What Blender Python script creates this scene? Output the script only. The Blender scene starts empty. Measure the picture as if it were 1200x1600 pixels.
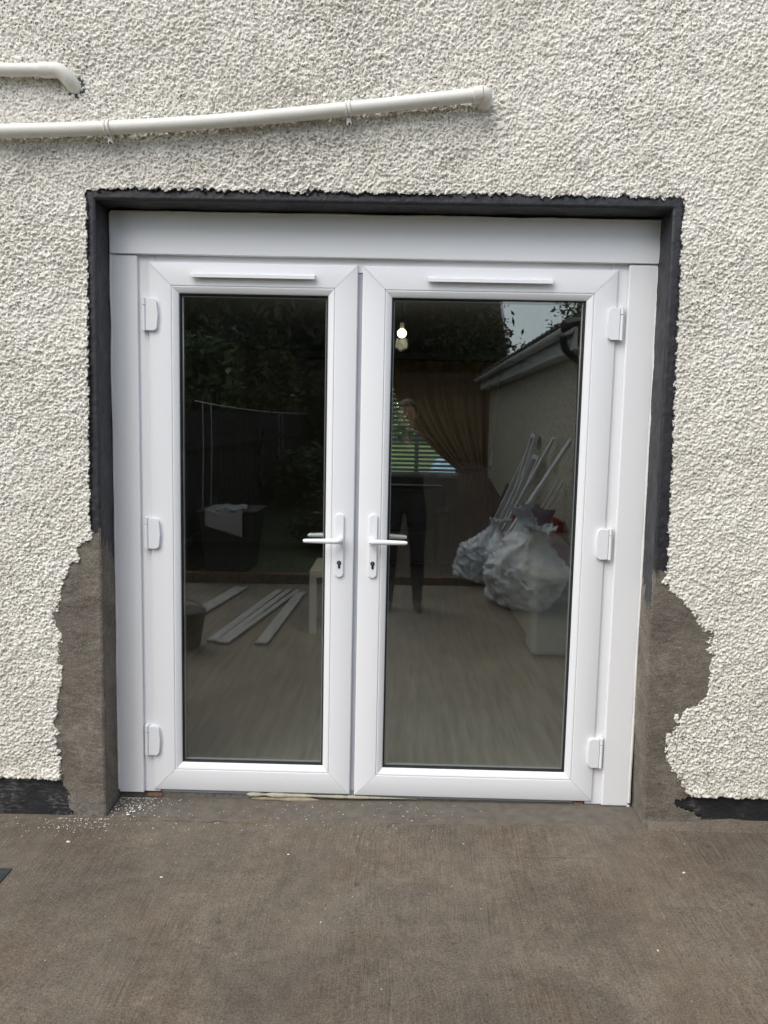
import bpy, math, random
import numpy as np
from mathutils import Vector, Matrix, Euler

random.seed(7)
SC = bpy.context.scene
COL = SC.collection

# ------------------------------------------------------------------ camera
cam_data = bpy.data.cameras.new('camera')
cam = bpy.data.objects.new('camera', cam_data)
COL.objects.link(cam)
right = Vector((0.99966283, 0.01594615, 0.02049239))
down = Vector((0.02208583, -0.10717659, -0.99399467))
fwd = Vector((-0.01365408, 0.99411212, -0.10749264))
m3 = Matrix((right, -down, -fwd)).transposed()
cam.matrix_world = Matrix.Translation((0.1458, -2.8186, 1.5009)) @ m3.to_4x4()
cam_data.sensor_fit = 'VERTICAL'
cam_data.sensor_height = 24.0
cam_data.sensor_width = 18.0
cam_data.lens = 24.0 * 1215.18 / 1600.0
cam_data.clip_start = 0.02
cam_data.clip_end = 600.0
SC.camera = cam

# ------------------------------------------------------------------ daylight
SUN_DIR = Vector((-0.46, -0.60, 0.92)).normalized()       # towards the sun
SUN_EL = math.asin(SUN_DIR.z)
world = bpy.data.worlds.new('World')
SC.world = world
world.use_nodes = True
wn = world.node_tree
wn.nodes.clear()
sky = wn.nodes.new('ShaderNodeTexSky')
sky.sky_type = 'NISHITA'
sky.sun_disc = False
sky.sun_elevation = SUN_EL
sky.sun_rotation = math.atan2(SUN_DIR.x, SUN_DIR.y)
sky.air_density = 1.0
sky.dust_density = 1.6
sky.ozone_density = 1.0
hs = wn.nodes.new('ShaderNodeHueSaturation')
hs.inputs['Saturation'].default_value = 0.54
bg = wn.nodes.new('ShaderNodeBackground')
bg.inputs['Strength'].default_value = 0.15
wo = wn.nodes.new('ShaderNodeOutputWorld')
wn.links.new(sky.outputs[0], hs.inputs['Color'])
wn.links.new(hs.outputs[0], bg.inputs['Color'])
wn.links.new(bg.outputs[0], wo.inputs['Surface'])
sl = bpy.data.lights.new('sun', 'SUN')
sl.energy = 1.5
sl.angle = math.radians(55)
sl.color = (1.0, 0.955, 0.875)
sun = bpy.data.objects.new('sun', sl)
COL.objects.link(sun)
sun.rotation_euler = SUN_DIR.to_track_quat('Z', 'Y').to_euler()
SC.view_settings.view_transform = 'Standard'
SC.view_settings.look = 'None'
SC.view_settings.gamma = 1.0
SC.view_settings.exposure = 0.70
SC.view_settings.use_curve_mapping = False
SC.render.engine = 'CYCLES'
SC.cycles.max_bounces = 6
SC.cycles.diffuse_bounces = 3
SC.cycles.glossy_bounces = 4
SC.cycles.caustics_reflective = False
SC.cycles.caustics_refractive = False
SC.cycles.transparent_max_bounces = 16

# ------------------------------------------------------------------ noise on arrays
def _hash(ix, iy, seed):
    h = (ix.astype(np.int64) * 374761393 + iy.astype(np.int64) * 668265263 + seed * 1442695041) & 0xFFFFFFFF
    h = ((h ^ (h >> 13)) * 1274126177) & 0xFFFFFFFF
    h = (h ^ (h >> 16)) & 0xFFFFFFFF
    return h.astype(np.float64) / 4294967295.0

def vnoise(x, y, scale, seed=0):
    x = np.asarray(x, float) * scale; y = np.asarray(y, float) * scale
    x, y = np.broadcast_arrays(x, y)
    ix = np.floor(x); iy = np.floor(y)
    fx = x - ix; fy = y - iy
    fx = fx * fx * (3 - 2 * fx); fy = fy * fy * (3 - 2 * fy)
    a = _hash(ix, iy, seed); b = _hash(ix + 1, iy, seed)
    c = _hash(ix, iy + 1, seed); d = _hash(ix + 1, iy + 1, seed)
    return (a * (1 - fx) + b * fx) * (1 - fy) + (c * (1 - fx) + d * fx) * fy

def fbm(x, y, scale, seed=0, octv=4, gain=0.5):
    t = 0; amp = 1; tot = 0
    for o in range(octv):
        t = t + amp * vnoise(x, y, scale * 2 ** o, seed + o * 17); tot += amp; amp *= gain
    return t / tot

def sstep(a, b, x):
    t = np.clip((x - a) / (b - a), 0, 1)
    return t * t * (3 - 2 * t)

# ------------------------------------------------------------------ materials
class NT:
    def __init__(self, name):
        self.m = bpy.data.materials.new(name)
        self.m.use_nodes = True
        self.t = self.m.node_tree
        self.t.nodes.clear()
        self.out = self.t.nodes.new('ShaderNodeOutputMaterial')
        self.co = None
    def n(self, typ, **kw):
        nd = self.t.nodes.new(typ)
        for k, v in kw.items():
            setattr(nd, k, v)
        return nd
    def l(self, a, b):
        self.t.links.new(a, b)
    def coord(self, scale=(1, 1, 1), rot=(0, 0, 0)):
        if self.co is None:
            self.co = self.n('ShaderNodeNewGeometry')
        mp = self.n('ShaderNodeMapping')
        mp.inputs['Scale'].default_value = scale
        mp.inputs['Rotation'].default_value = rot
        self.l(self.co.outputs['Position'], mp.inputs['Vector'])
        return mp.outputs[0]
    def noise(self, scale, detail=4, rough=0.55, vec=None, stretch=(1, 1, 1), rot=(0, 0, 0), dist=0.0):
        nd = self.n('ShaderNodeTexNoise')
        nd.inputs['Scale'].default_value = scale
        nd.inputs['Detail'].default_value = detail
        nd.inputs['Roughness'].default_value = rough
        nd.inputs['Distortion'].default_value = dist
        self.l(vec if vec is not None else self.coord(stretch, rot), nd.inputs['Vector'])
        return nd.outputs['Fac']
    def ramp(self, fac, stops):
        r = self.n('ShaderNodeValToRGB')
        els = r.color_ramp.elements
        while len(els) < len(stops):
            els.new(0.5)
        for e, (p, c) in zip(els, stops):
            e.position = p
            e.color = (*c, 1) if isinstance(c, tuple) else (c, c, c, 1)
        self.l(fac, r.inputs[0])
        return r.outputs[0]
    def mix(self, fac, a, b, mode='MIX'):
        nd = self.n('ShaderNodeMix', data_type='RGBA', blend_type=mode)
        if isinstance(fac, float): nd.inputs[0].default_value = fac
        else: self.l(fac, nd.inputs[0])
        for i, v in ((6, a), (7, b)):
            if isinstance(v, tuple): nd.inputs[i].default_value = (*v, 1)
            else: self.l(v, nd.inputs[i])
        return nd.outputs[2]
    def math(self, op, a, b=0.0):
        nd = self.n('ShaderNodeMath', operation=op)
        for i, v in ((0, a), (1, b)):
            if isinstance(v, (int, float)): nd.inputs[i].default_value = v
            else: self.l(v, nd.inputs[i])
        return nd.outputs[0]
    def bump(self, h, strength=0.3, dist=0.01, normal=None):
        b = self.n('ShaderNodeBump')
        b.inputs['Strength'].default_value = strength
        b.inputs['Distance'].default_value = dist
        self.l(h, b.inputs['Height'])
        if normal is not None: self.l(normal, b.inputs['Normal'])
        return b.outputs[0]
    def pbr(self, color, rough=0.6, normal=None, spec=0.5, metal=0.0, **kw):
        p = self.n('ShaderNodeBsdfPrincipled')
        if isinstance(color, tuple): p.inputs['Base Color'].default_value = (*color, 1)
        else: self.l(color, p.inputs['Base Color'])
        if isinstance(rough, float): p.inputs['Roughness'].default_value = rough
        else: self.l(rough, p.inputs['Roughness'])
        p.inputs['Specular IOR Level'].default_value = spec
        p.inputs['Metallic'].default_value = metal
        for k, v in kw.items(): p.inputs[k].default_value = v
        if normal is not None: self.l(normal, p.inputs['Normal'])
        self.l(p.outputs[0], self.out.inputs['Surface'])
        return p

def simple(name, c1, c2=None, scale=20, rough=0.6, bump=0.0, bscale=200, spec=0.4, metal=0.0, stretch=(1, 1, 1)):
    N = NT(name)
    col = c1
    if c2 is not None:
        col = N.ramp(N.noise(scale, 5, 0.6, stretch=stretch), [(0.3, c1), (0.7, c2)])
    nrm = N.bump(N.noise(bscale, 3, stretch=stretch), bump, 0.004) if bump else None
    N.pbr(col, float(rough), nrm, spec, metal)
    return N.m

M = {}
# white-painted roughcast render
N = NT('roughcast')
c = N.ramp(N.noise(3.2, 6, 0.62), [(0.28, (0.67, 0.640, 0.572)), (0.52, (0.775, 0.746, 0.672)), (0.75, (0.82, 0.797, 0.732))])
dens = N.noise(1.3, 4, 0.6)
fl = N.ramp(N.noise(140, 2, 0.55), [(0.35, 1.0), (0.45, 0.0)])
fm = N.math('MULTIPLY', fl, N.ramp(dens, [(0.35, 0.35), (0.60, 1.0)]))
c = N.mix(fm, c, (0.13, 0.124, 0.112))  # random dark flecks: dirt specks plus painted-in crevice shade
# grey mildew blotches and drips, greenish splash by the ground
blot = N.ramp(N.noise(2.1, 5, 0.6, stretch=(1, 1, 0.55)), [(0.58, 0.0), (0.80, 0.30)])
c = N.mix(blot, c, (0.40, 0.385, 0.35))
sep = N.n('ShaderNodeSeparateXYZ'); N.l(N.coord(), sep.inputs[0])
low = N.math('SUBTRACT', 1.0, N.math('DIVIDE', N.math('SUBTRACT', sep.outputs[2], 0.12), 0.16)); low.node.use_clamp = True
gm = N.math('MULTIPLY', low, N.ramp(N.noise(22, 4), [(0.42, 0.0), (0.66, 0.75)]))
c = N.mix(gm, c, (0.36, 0.33, 0.21))
# dark band below the sagging waste pipe: run-off stain plus painted pipe shadow
pzl = N.math('ADD', N.math('ADD', 2.557, N.math('MULTIPLY', sep.outputs[0], 0.085)), N.math('MULTIPLY', N.math('MULTIPLY', sep.outputs[0], sep.outputs[0]), 0.024))
dl = N.math('SUBTRACT', pzl, sep.outputs[2])
band_ = N.n('ShaderNodeValToRGB'); els = band_.color_ramp.elements
for p_, v_ in ((0.0, 0.0), (0.12, 0.0), (0.22, 0.75), (0.38, 0.45), (0.75, 0.0)):
    e_ = els[0] if p_ == 0.0 else els.new(p_)
    e_.position = p_; e_.color = (v_, v_, v_, 1)
els[-1].color = (0, 0, 0, 1)
N.l(N.math('MULTIPLY', dl, 4.0), band_.inputs[0])
xm = N.math('MULTIPLY', N.math('LESS_THAN', sep.outputs[0], 0.47), N.ramp(N.noise(6, 5, 0.7), [(0.40, 0.10), (0.62, 0.9)]))
c = N.mix(N.math('MULTIPLY', N.math('MULTIPLY', band_.outputs[0], xm), N.ramp(N.noise(90, 3, 0.7), [(0.38, 0.25), (0.58, 1.0)])), c, (0.22, 0.205, 0.175))
at = N.n('ShaderNodeAttribute', attribute_name='paint')
c = N.mix(at.outputs['Fac'], c, (0.020, 0.020, 0.025))
N.pbr(c, 0.78, N.bump(N.noise(420, 3, 0.7), 0.35, 0.003), 0.3)
M['rough'] = N.m

# sand and cement patch
def cement(name, k):
    N = NT(name)
    q = lambda r, g_, b__: (r * k, g_ * k, b__ * k)
    c = N.ramp(N.noise(5.5, 8, 0.74, dist=0.6), [(0.26, q(0.062, 0.053, 0.044)), (0.44, q(0.092, 0.080, 0.066)), (0.58, q(0.118, 0.104, 0.086)), (0.74, q(0.170, 0.153, 0.130))])
    st = N.ramp(N.noise(30, 8, 0.82, stretch=(0.6, 1, 1.4), dist=0.8), [(0.34, 0.72), (0.5, 1.0), (0.66, 1.24)])
    c = N.mix(1.0, c, st, 'MULTIPLY')
    gr = N.ramp(N.noise(190, 4, 0.85), [(0.36, 0.62), (0.64, 1.42)])
    c = N.mix(1.0, c, gr, 'MULTIPLY')
    sp = N.ramp(N.noise(230, 2, 0.5), [(0.62, 0.0), (0.72, 0.6)])
    c = N.mix(sp, c, q(0.26, 0.24, 0.21))
    sep = N.n('ShaderNodeSeparateXYZ'); N.l(N.coord(), sep.inputs[0])
    low = N.math('SUBTRACT', 1.0, N.math('DIVIDE', N.math('SUBTRACT', sep.outputs[2], 0.0), 0.10)); low.node.use_clamp = True
    sc_ = N.math('MULTIPLY', low, N.ramp(N.noise(38, 6, 0.75), [(0.44, 0.0), (0.60, 0.8)]))
    c = N.mix(sc_, c, (0.27, 0.26, 0.25))
    b = N.bump(N.noise(34, 7, 0.75, stretch=(0.6, 1, 1.6)), 0.7, 0.007)
    b = N.bump(N.noise(420, 3, 0.7), 0.5, 0.0018, b)
    N.pbr(c, 0.86, b, 0.25)
    return N.m
M['cement'] = cement('cement', 1.5)
M['cement_lit'] = cement('lit_cement', 1.9)  # same cement, colour lightened for the light caught by the right reveal

# black masonry paint
N = NT('black_paint')
c = N.ramp(N.noise(26, 6, 0.7), [(0.3, (0.014, 0.014, 0.018)), (0.7, (0.030, 0.031, 0.036))])
sp = N.ramp(N.noise(115, 3, 0.6), [(0.735, 0.0), (0.77, 1.0)])
c = N.mix(sp, c, (0.33, 0.33, 0.33))
b = N.bump(N.noise(90, 5, 0.7, stretch=(1, 1, 0.35)), 0.6, 0.004)
N.pbr(c, N.ramp(N.noise(14, 4), [(0.3, 0.42), (0.7, 0.62)]), b, 0.5)
M['black'] = N.m
N = NT('bitumen')
c = N.ramp(N.noise(11, 6, 0.7, stretch=(1, 1, 2)), [(0.3, (0.009, 0.009, 0.011)), (0.62, (0.022, 0.022, 0.025)), (0.8, (0.06, 0.058, 0.055))])
sp = N.math('MULTIPLY', N.ramp(N.noise(60, 5, 0.75, stretch=(0.6, 1, 2)), [(0.48, 0.0), (0.64, 1.0)]), N.ramp(N.noise(4.5, 3), [(0.42, 0.05), (0.60, 0.75)]))
c = N.mix(sp, c, (0.26, 0.25, 0.24))
N.pbr(c, 0.6, N.bump(N.noise(60, 5, 0.7), 0.5, 0.005), 0.4)
M['bitumen'] = N.m

# white plastic
N = NT('upvc')
c = N.ramp(N.noise(2.0, 3), [(0.3, (0.800, 0.812, 0.832)), (0.7, (0.810, 0.820, 0.838))])
N.pbr(c, 0.33, None, 0.45)
M['upvc'] = N.m
M['upvc_cap'] = simple('upvc_hardware', (0.80, 0.815, 0.84), None, rough=0.28, spec=0.5)
M['upvc_grey'] = simple('grey_plastic_strip', (0.40, 0.42, 0.46), (0.46, 0.48, 0.52), 8, 0.4)
M['sealant'] = simple('sealant', (0.83, 0.83, 0.82), (0.76, 0.76, 0.74), 30, 0.4)
M['gasket'] = simple('rubber', (0.012, 0.014, 0.016), (0.02, 0.022, 0.024), 30, 0.45)
M['spacer'] = simple('spacer_bar', (0.30, 0.32, 0.33), None, rough=0.5, metal=0.2)
M['darkmetal'] = simple('lock_metal', (0.05, 0.05, 0.055), None, rough=0.35, metal=0.8)
M['foam'] = simple('foam', (0.50, 0.49, 0.38), (0.34, 0.32, 0.24), 60, 0.8, 0.5, 140)
M['brick'] = simple('brick', (0.20, 0.10, 0.06), (0.30, 0.17, 0.10), 60, 0.85, 0.5, 160)

# old off-white waste pipe
N = NT('pipe_plastic')
c = N.ramp(N.noise(7, 5, 0.65), [(0.3, (0.70, 0.68, 0.62)), (0.7, (0.77, 0.755, 0.70))])
d = N.ramp(N.noise(130, 4, 0.7), [(0.62, 0.0), (0.78, 0.6)])
c = N.mix(d, c, (0.30, 0.27, 0.22))
sc = N.ramp(N.noise(20, 3, 0.6, stretch=(0.5, 1, 3)), [(0.66, 0.0), (0.76, 0.4)])
c = N.mix(sc, c, (0.42, 0.38, 0.31))
N.pbr(c, 0.5, N.bump(N.noise(60, 3), 0.1, 0.003), 0.35)
M['pipe'] = N.m

# glass: a clear pane with its own mirror share, rising at grazing angles
N = NT('glass')
lw = N.n('ShaderNodeLayerWeight'); lw.inputs[0].default_value = 0.5
R0 = 0.125
f5 = N.math('POWER', lw.outputs['Facing'], 5.0)
fac = N.math('ADD', N.math('MULTIPLY', f5, 1 - R0), R0)
tr = N.n('ShaderNodeBsdfTransparent'); tr.inputs[0].default_value = (0.93, 0.96, 0.945, 1)
gl = N.n('ShaderNodeBsdfGlossy'); gl.inputs['Roughness'].default_value = 0.004
gl.inputs[0].default_value = (0.97, 1.0, 0.99, 1)
ms = N.n('ShaderNodeMixShader')
N.l(fac, ms.inputs[0]); N.l(tr.outputs[0], ms.inputs[1]); N.l(gl.outputs[0], ms.inputs[2])
N.l(ms.outputs[0], N.out.inputs['Surface'])
M['glass'] = N.m

# brushed concrete
N = NT('patio_concrete')
big = N.noise(1.5, 6, 0.62, dist=0.6)
c = N.ramp(big, [(0.28, (0.094, 0.082, 0.067)), (0.42, (0.128, 0.108, 0.083)), (0.56, (0.164, 0.138, 0.104)), (0.72, (0.142, 0.126, 0.103))])
spot = N.ramp(N.noise(9, 3, 0.5), [(0.69, 0.0), (0.74, 0.75)])
damp = N.ramp(N.noise(1.1, 3, 0.5, dist=1.0), [(0.50, 0.0), (0.68, 0.5)])
c = N.mix(damp, c, (0.090, 0.076, 0.062))
c = N.mix(spot, c, (0.045, 0.040, 0.034))
rust = N.ramp(N.noise(2.6, 5, 0.6, dist=0.8), [(0.48, 0.0), (0.72, 0.65)])
c = N.mix(rust, c, (0.124, 0.088, 0.060))
mid = N.ramp(N.noise(16, 9, 0.80), [(0.30, 0.72), (0.5, 0.99), (0.70, 1.26)])
c = N.mix(1.0, c, mid, 'MULTIPLY')
warpn = N.n('ShaderNodeTexNoise'); warpn.inputs['Scale'].default_value = 0.9; warpn.inputs['Detail'].default_value = 2
pos = N.coord()
N.l(pos, warpn.inputs['Vector'])
sub = N.n('ShaderNodeVectorMath', operation='SUBTRACT'); N.l(warpn.outputs['Color'], sub.inputs[0]); sub.inputs[1].default_value = (0.5, 0.5, 0.5)
scl = N.n('ShaderNodeVectorMath', operation='SCALE'); N.l(sub.outputs[0], scl.inputs[0]); scl.inputs['Scale'].default_value = 0.10
addv = N.n('ShaderNodeVectorMath', operation='ADD'); N.l(pos, addv.inputs[0]); N.l(scl.outputs[0], addv.inputs[1])
mp = N.n('ShaderNodeMapping'); mp.inputs['Scale'].default_value = (1, 0.020, 1); N.l(addv.outputs[0], mp.inputs['Vector'])
br1 = N.noise(360, 3, 0.6, vec=mp.outputs[0])
br2 = N.noise(190, 3, 0.6, vec=mp.outputs[0])
patch = N.ramp(N.noise(2.3, 4, 0.6), [(0.36, 0.15), (0.6, 1.0)])
brush = N.math('ADD', N.math('MULTIPLY', br1, 0.6), N.math('MULTIPLY', br2, 0.5))
lines = N.ramp(brush, [(0.44, 0.74), (0.55, 1.0), (0.66, 1.26)])
c = N.mix(N.math('MULTIPLY', patch, 0.9), c, N.mix(1.0, c, lines, 'MULTIPLY'))
pit = N.ramp(N.noise(85, 4, 0.65), [(0.27, 0.35), (0.36, 1.0)])
c = N.mix(1.0, c, pit, 'MULTIPLY')
grain = N.ramp(N.noise(170, 4, 0.85), [(0.36, 0.58), (0.64, 1.46)])
c = N.mix(1.0, c, grain, 'MULTIPLY')
specks = N.ramp(N.noise(240, 2, 0.5), [(0.66, 0.0), (0.74, 0.6)])
c = N.mix(specks, c, (0.27, 0.25, 0.22))
h = N.math('ADD', N.math('MULTIPLY', N.math('MULTIPLY', brush, patch), 1.6), N.noise(40, 7, 0.75))
b = N.bump(h, 0.6, 0.004)
b = N.bump(N.noise(260, 3, 0.7), 0.5, 0.003, b)
N.pbr(c, N.ramp(N.noise(3, 5), [(0.3, 0.52), (0.7, 0.8)]), b, 0.35)
M['patio'] = N.m
M['screed'] = simple('screed', (0.098, 0.087, 0.073), (0.150, 0.132, 0.107), 26, 0.85, 0.55, 120)
M['crumb'] = simple('plaster_crumb', (0.72, 0.71, 0.69), (0.55, 0.54, 0.51), 90, 0.85)
M['slate'] = simple('drain_metal', (0.018, 0.021, 0.027), (0.05, 0.054, 0.06), 40, 0.5, 0.4, 150)

# garden and room
M['grass'] = simple('grass', (0.022, 0.036, 0.012), (0.055, 0.080, 0.026), 2.5, 0.9, 0.8, 60)
M['front_grass'] = simple('front_grass', (0.09, 0.14, 0.045), (0.15, 0.20, 0.07), 3, 0.9, 0.6, 40)
M['earth'] = simple('earth', (0.05, 0.05, 0.03), (0.08, 0.08, 0.05), 3, 0.9)
M['soil'] = simple('path_soil', (0.055, 0.042, 0.032), (0.095, 0.075, 0.058), 5, 0.9, 0.6, 40)
M['fence'] = simple('fence_wood', (0.050, 0.036, 0.026), (0.095, 0.070, 0.050), 9, 0.85, 0.4, 60, stretch=(3, 3, 0.3))
M['fence_dark'] = simple('dark_fence_wood', (0.018, 0.017, 0.018), (0.032, 0.029, 0.028), 9, 0.85, 0.4, 60, stretch=(3, 3, 0.3))
M['bark'] = simple('bark', (0.05, 0.04, 0.03), (0.09, 0.07, 0.05), 12, 0.9, 0.6, 40)
def leafmat(name, a, b_):
    N = NT(name)
    c = N.ramp(N.noise(1.7, 4, 0.6), [(0.3, a), (0.7, b_)])
    p = N.n('ShaderNodeBsdfPrincipled'); N.l(c, p.inputs['Base Color']); p.inputs['Roughness'].default_value = 0.55
    t = N.n('ShaderNodeBsdfTranslucent'); N.l(c, t.inputs['Color'])
    x = N.n('ShaderNodeMixShader'); x.inputs[0].default_value = 0.25
    N.l(p.outputs[0], x.inputs[1]); N.l(t.outputs[0], x.inputs[2]); N.l(x.outputs[0], N.out.inputs['Surface'])
    return N.m
M['leaf_dark'] = leafmat('dark_foliage', (0.040, 0.068, 0.048), (0.080, 0.115, 0.082))
M['leaf_mid'] = leafmat('mid_foliage', (0.050, 0.065, 0.020), (0.095, 0.105, 0.036))
M['leaf_green'] = leafmat('green_foliage', (0.055, 0.090, 0.030), (0.10, 0.145, 0.052))
M['tile'] = simple('roof_tile', (0.045, 0.033, 0.026), (0.075, 0.055, 0.042), 8, 0.85)
M['housebrick'] = simple('house_brick', (0.09, 0.055, 0.04), (0.14, 0.09, 0.06), 9, 0.9)
M['whitepaint'] = simple('white_paint', (0.72, 0.73, 0.74), (0.66, 0.67, 0.68), 6, 0.5)
N = NT('pebbledash')
c = N.ramp(N.noise(42, 4, 0.75), [(0.38, (0.28, 0.25, 0.19)), (0.5, (0.66, 0.61, 0.50)), (0.60, (0.84, 0.79, 0.67))])
N.pbr(c, 0.85, N.bump(N.noise(60, 4, 0.7), 0.9, 0.02), 0.25)
M['pebbledash'] = N.m
M['greypaint'] = simple('dusty_plastic', (0.20, 0.20, 0.195), (0.32, 0.32, 0.31), 14, 0.6)
M['asbestos'] = simple('roof_sheet', (0.035, 0.032, 0.03), (0.07, 0.065, 0.06), 6, 0.8)
M['sack'] = simple('woven_sack', (0.50, 0.54, 0.58), (0.68, 0.71, 0.74), 14, 0.5, 0.6, 40)
M['purple'] = simple('purple_sack', (0.17, 0.12, 0.16), (0.25, 0.18, 0.22), 8, 0.5, 0.4, 40)
M['red'] = simple('red_plastic', (0.24, 0.03, 0.03), (0.32, 0.05, 0.04), 6, 0.5)
M['blackplastic'] = simple('black_plastic', (0.012, 0.012, 0.014), (0.025, 0.025, 0.028), 8, 0.5)
M['rope'] = simple('rope', (0.55, 0.55, 0.52), (0.45, 0.45, 0.42), 40, 0.8)
M['cloth'] = simple('white_cloth', (0.34, 0.34, 0.33), (0.26, 0.26, 0.26), 6, 0.9)
M['jeans'] = simple('dark_trousers', (0.03, 0.032, 0.04), (0.045, 0.047, 0.055), 30, 0.9)
M['jacket'] = simple('black_jacket', (0.010, 0.010, 0.012), (0.02, 0.02, 0.022), 20, 0.85)
M['skin'] = simple('skin', (0.36, 0.22, 0.16), (0.32, 0.19, 0.14), 20, 0.5)
M['hair'] = simple('hair', (0.03, 0.02, 0.015), (0.05, 0.035, 0.025), 60, 0.6)
M['shoe'] = simple('shoe', (0.012, 0.012, 0.012), None, rough=0.5)
M['phone'] = simple('phone', (0.01, 0.01, 0.012), None, rough=0.2)
N = NT('laminate')
c = N.ramp(N.noise(26, 5, 0.65, stretch=(1, 0.07, 1)), [(0.3, (0.165, 0.155, 0.140)), (0.5, (0.24, 0.228, 0.207)), (0.72, (0.31, 0.297, 0.272))])
N.pbr(c, 0.38, N.bump(N.noise(60, 3, stretch=(1, 0.05, 1)), 0.15, 0.002), 0.4)
M['laminate'] = N.m
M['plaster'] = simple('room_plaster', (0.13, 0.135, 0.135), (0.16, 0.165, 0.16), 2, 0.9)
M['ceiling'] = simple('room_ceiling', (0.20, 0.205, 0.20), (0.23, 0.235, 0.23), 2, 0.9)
M['sofa'] = simple('sofa_fabric', (0.36, 0.38, 0.40), (0.42, 0.44, 0.46), 12, 0.8, 0.3, 160)
M['cushion'] = simple('cushion_fabric', (0.06, 0.045, 0.05), (0.14, 0.13, 0.10), 26, 0.9)
M['armchair'] = simple('dark_leather', (0.008, 0.008, 0.009), (0.016, 0.015, 0.015), 8, 0.5)
M['tablewhite'] = simple('white_laminate', (0.84, 0.86, 0.84), (0.80, 0.82, 0.80), 6, 0.4)
M['slat'] = simple('blind_slat', (0.46, 0.47, 0.44), None, rough=0.5)
M['bluecar'] = simple('pale_blue_paint', (0.22, 0.36, 0.50), (0.25, 0.40, 0.54), 3, 0.35)
N = NT('curtain_cloth')
c = N.ramp(N.noise(3, 4), [(0.3, (0.36, 0.22, 0.115)), (0.7, (0.46, 0.29, 0.16))])
p = N.n('ShaderNodeBsdfDiffuse'); N.l(c, p.inputs[0])
t = N.n('ShaderNodeBsdfTranslucent'); N.l(c, t.inputs[0])
x = N.n('ShaderNodeMixShader'); x.inputs[0].default_value = 0.68
N.l(p.outputs[0], x.inputs[1]); N.l(t.outputs[0], x.inputs[2]); N.l(x.outputs[0], N.out.inputs['Surface'])
M['curtain'] = N.m
N = NT('bulb_glow')
e = N.n('ShaderNodeEmission'); e.inputs[0].default_value = (1.0, 0.66, 0.34, 1); e.inputs[1].default_value = 9.0
N.l(e.outputs[0], N.out.inputs['Surface'])
M['bulb'] = N.m

# ------------------------------------------------------------------ mesh helpers
class MB:
    def __init__(s): s.v = []; s.f = []
    def add(s, vs, fs):
        o = len(s.v); s.v += [tuple(map(float, p)) for p in vs]; s.f += [tuple(i + o for i in f) for f in fs]; return s
    def box(s, a, b, mat=None):
        x0, y0, z0 = a; x1, y1, z1 = b
        vs = [(x0, y0, z0), (x1, y0, z0), (x1, y1, z0), (x0, y1, z0), (x0, y0, z1), (x1, y0, z1), (x1, y1, z1), (x0, y1, z1)]
        if mat is not None: vs = [tuple(mat @ Vector(p)) for p in vs]
        return s.add(vs, [(0, 3, 2, 1), (4, 5, 6, 7), (0, 1, 5, 4), (1, 2, 6, 5), (2, 3, 7, 6), (3, 0, 4, 7)])
    def tube(s, path, rad, n=16, cap=True):
        path = [Vector(p) for p in path]
        if not isinstance(rad, (list, tuple)): rad = [rad] * len(path)
        up = None; rings = []
        for i, p in enumerate(path):
            t = (path[min(i + 1, len(path) - 1)] - path[max(i - 1, 0)]).normalized()
            if up is None:
                up = Vector((0, 0, 1)) if abs(t.z) < 0.9 else Vector((1, 0, 0))
            a = t.cross(up).normalized(); up = a.cross(t).normalized()
            rings.append([p + (a * math.cos(k * 2 * math.pi / n) + up * math.sin(k * 2 * math.pi / n)) * rad[i] for k in range(n)])
        vs = [q for r in rings for q in r]; fs = []
        for i in range(len(path) - 1):
            for k in range(n):
                k2 = (k + 1) % n
                fs.append((i * n + k, i * n + k2, (i + 1) * n + k2, (i + 1) * n + k))
        if cap:
            fs.append(tuple(range(n - 1, -1, -1))); fs.append(tuple((len(path) - 1) * n + k for k in range(n)))
        return s.add(vs, fs)
    def prism(s, poly, y0, y1, ax='y'):
        # polygon in (x,z) extruded along y (or generic by ax)
        n = len(poly)
        def mk(p, t):
            return {'y': (p[0], t, p[1]), 'x': (t, p[0], p[1]), 'z': (p[0], p[1], t)}[ax]
        vs = [mk(p, y0) for p in poly] + [mk(p, y1) for p in poly]
        fs = [tuple(range(n)), tuple(range(2 * n - 1, n - 1, -1))]
        fs += [(i, i + n, (i + 1) % n + n, (i + 1) % n) for i in range(n)]
        return s.add(vs, fs)
    def grid(s, P):
        P = np.asarray(P); a, b = P.shape[:2]
        return s.add(P.reshape(-1, 3).tolist(), [(i * b + j, i * b + j + 1, (i + 1) * b + j + 1, (i + 1) * b + j) for i in range(a - 1) for j in range(b - 1)])
    def build(s, name, mat, parent=None, bevel=0.0, seg=2, smooth=False, loc=None):
        me = bpy.data.meshes.new(name)
        me.from_pydata(s.v, [], s.f)
        return finish(me, name, mat, parent, bevel, seg, smooth, loc)

def finish(me, name, mat, parent=None, bevel=0.0, seg=2, smooth=False, loc=None):
    import bmesh
    bm = bmesh.new(); bm.from_mesh(me)
    bmesh.ops.recalc_face_normals(bm, faces=bm.faces)
    bm.to_mesh(me); bm.free()
    if smooth or bevel:
        me.polygons.foreach_set('use_smooth', [True] * len(me.polygons))
    if mat is not None: me.materials.append(M[mat] if isinstance(mat, str) else mat)
    o = bpy.data.objects.new(name, me)
    COL.objects.link(o)
    if parent is not None: o.parent = parent
    if loc is not None: o.location = loc
    if bevel:
        md = o.modifiers.new('bevel', 'BEVEL'); md.width = bevel; md.segments = seg
        md.limit_method = 'ANGLE'; md.angle_limit = math.radians(35); md.harden_normals = True
    elif smooth:
        md = o.modifiers.new('edges', 'EDGE_SPLIT'); md.split_angle = math.radians(42)
    return o

def tag(o, label=None, cat=None, group=None, kind=None):
    if label: o['label'] = label
    if cat: o['category'] = cat
    if group: o['group'] = group
    if kind: o['kind'] = kind
    return o

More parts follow.
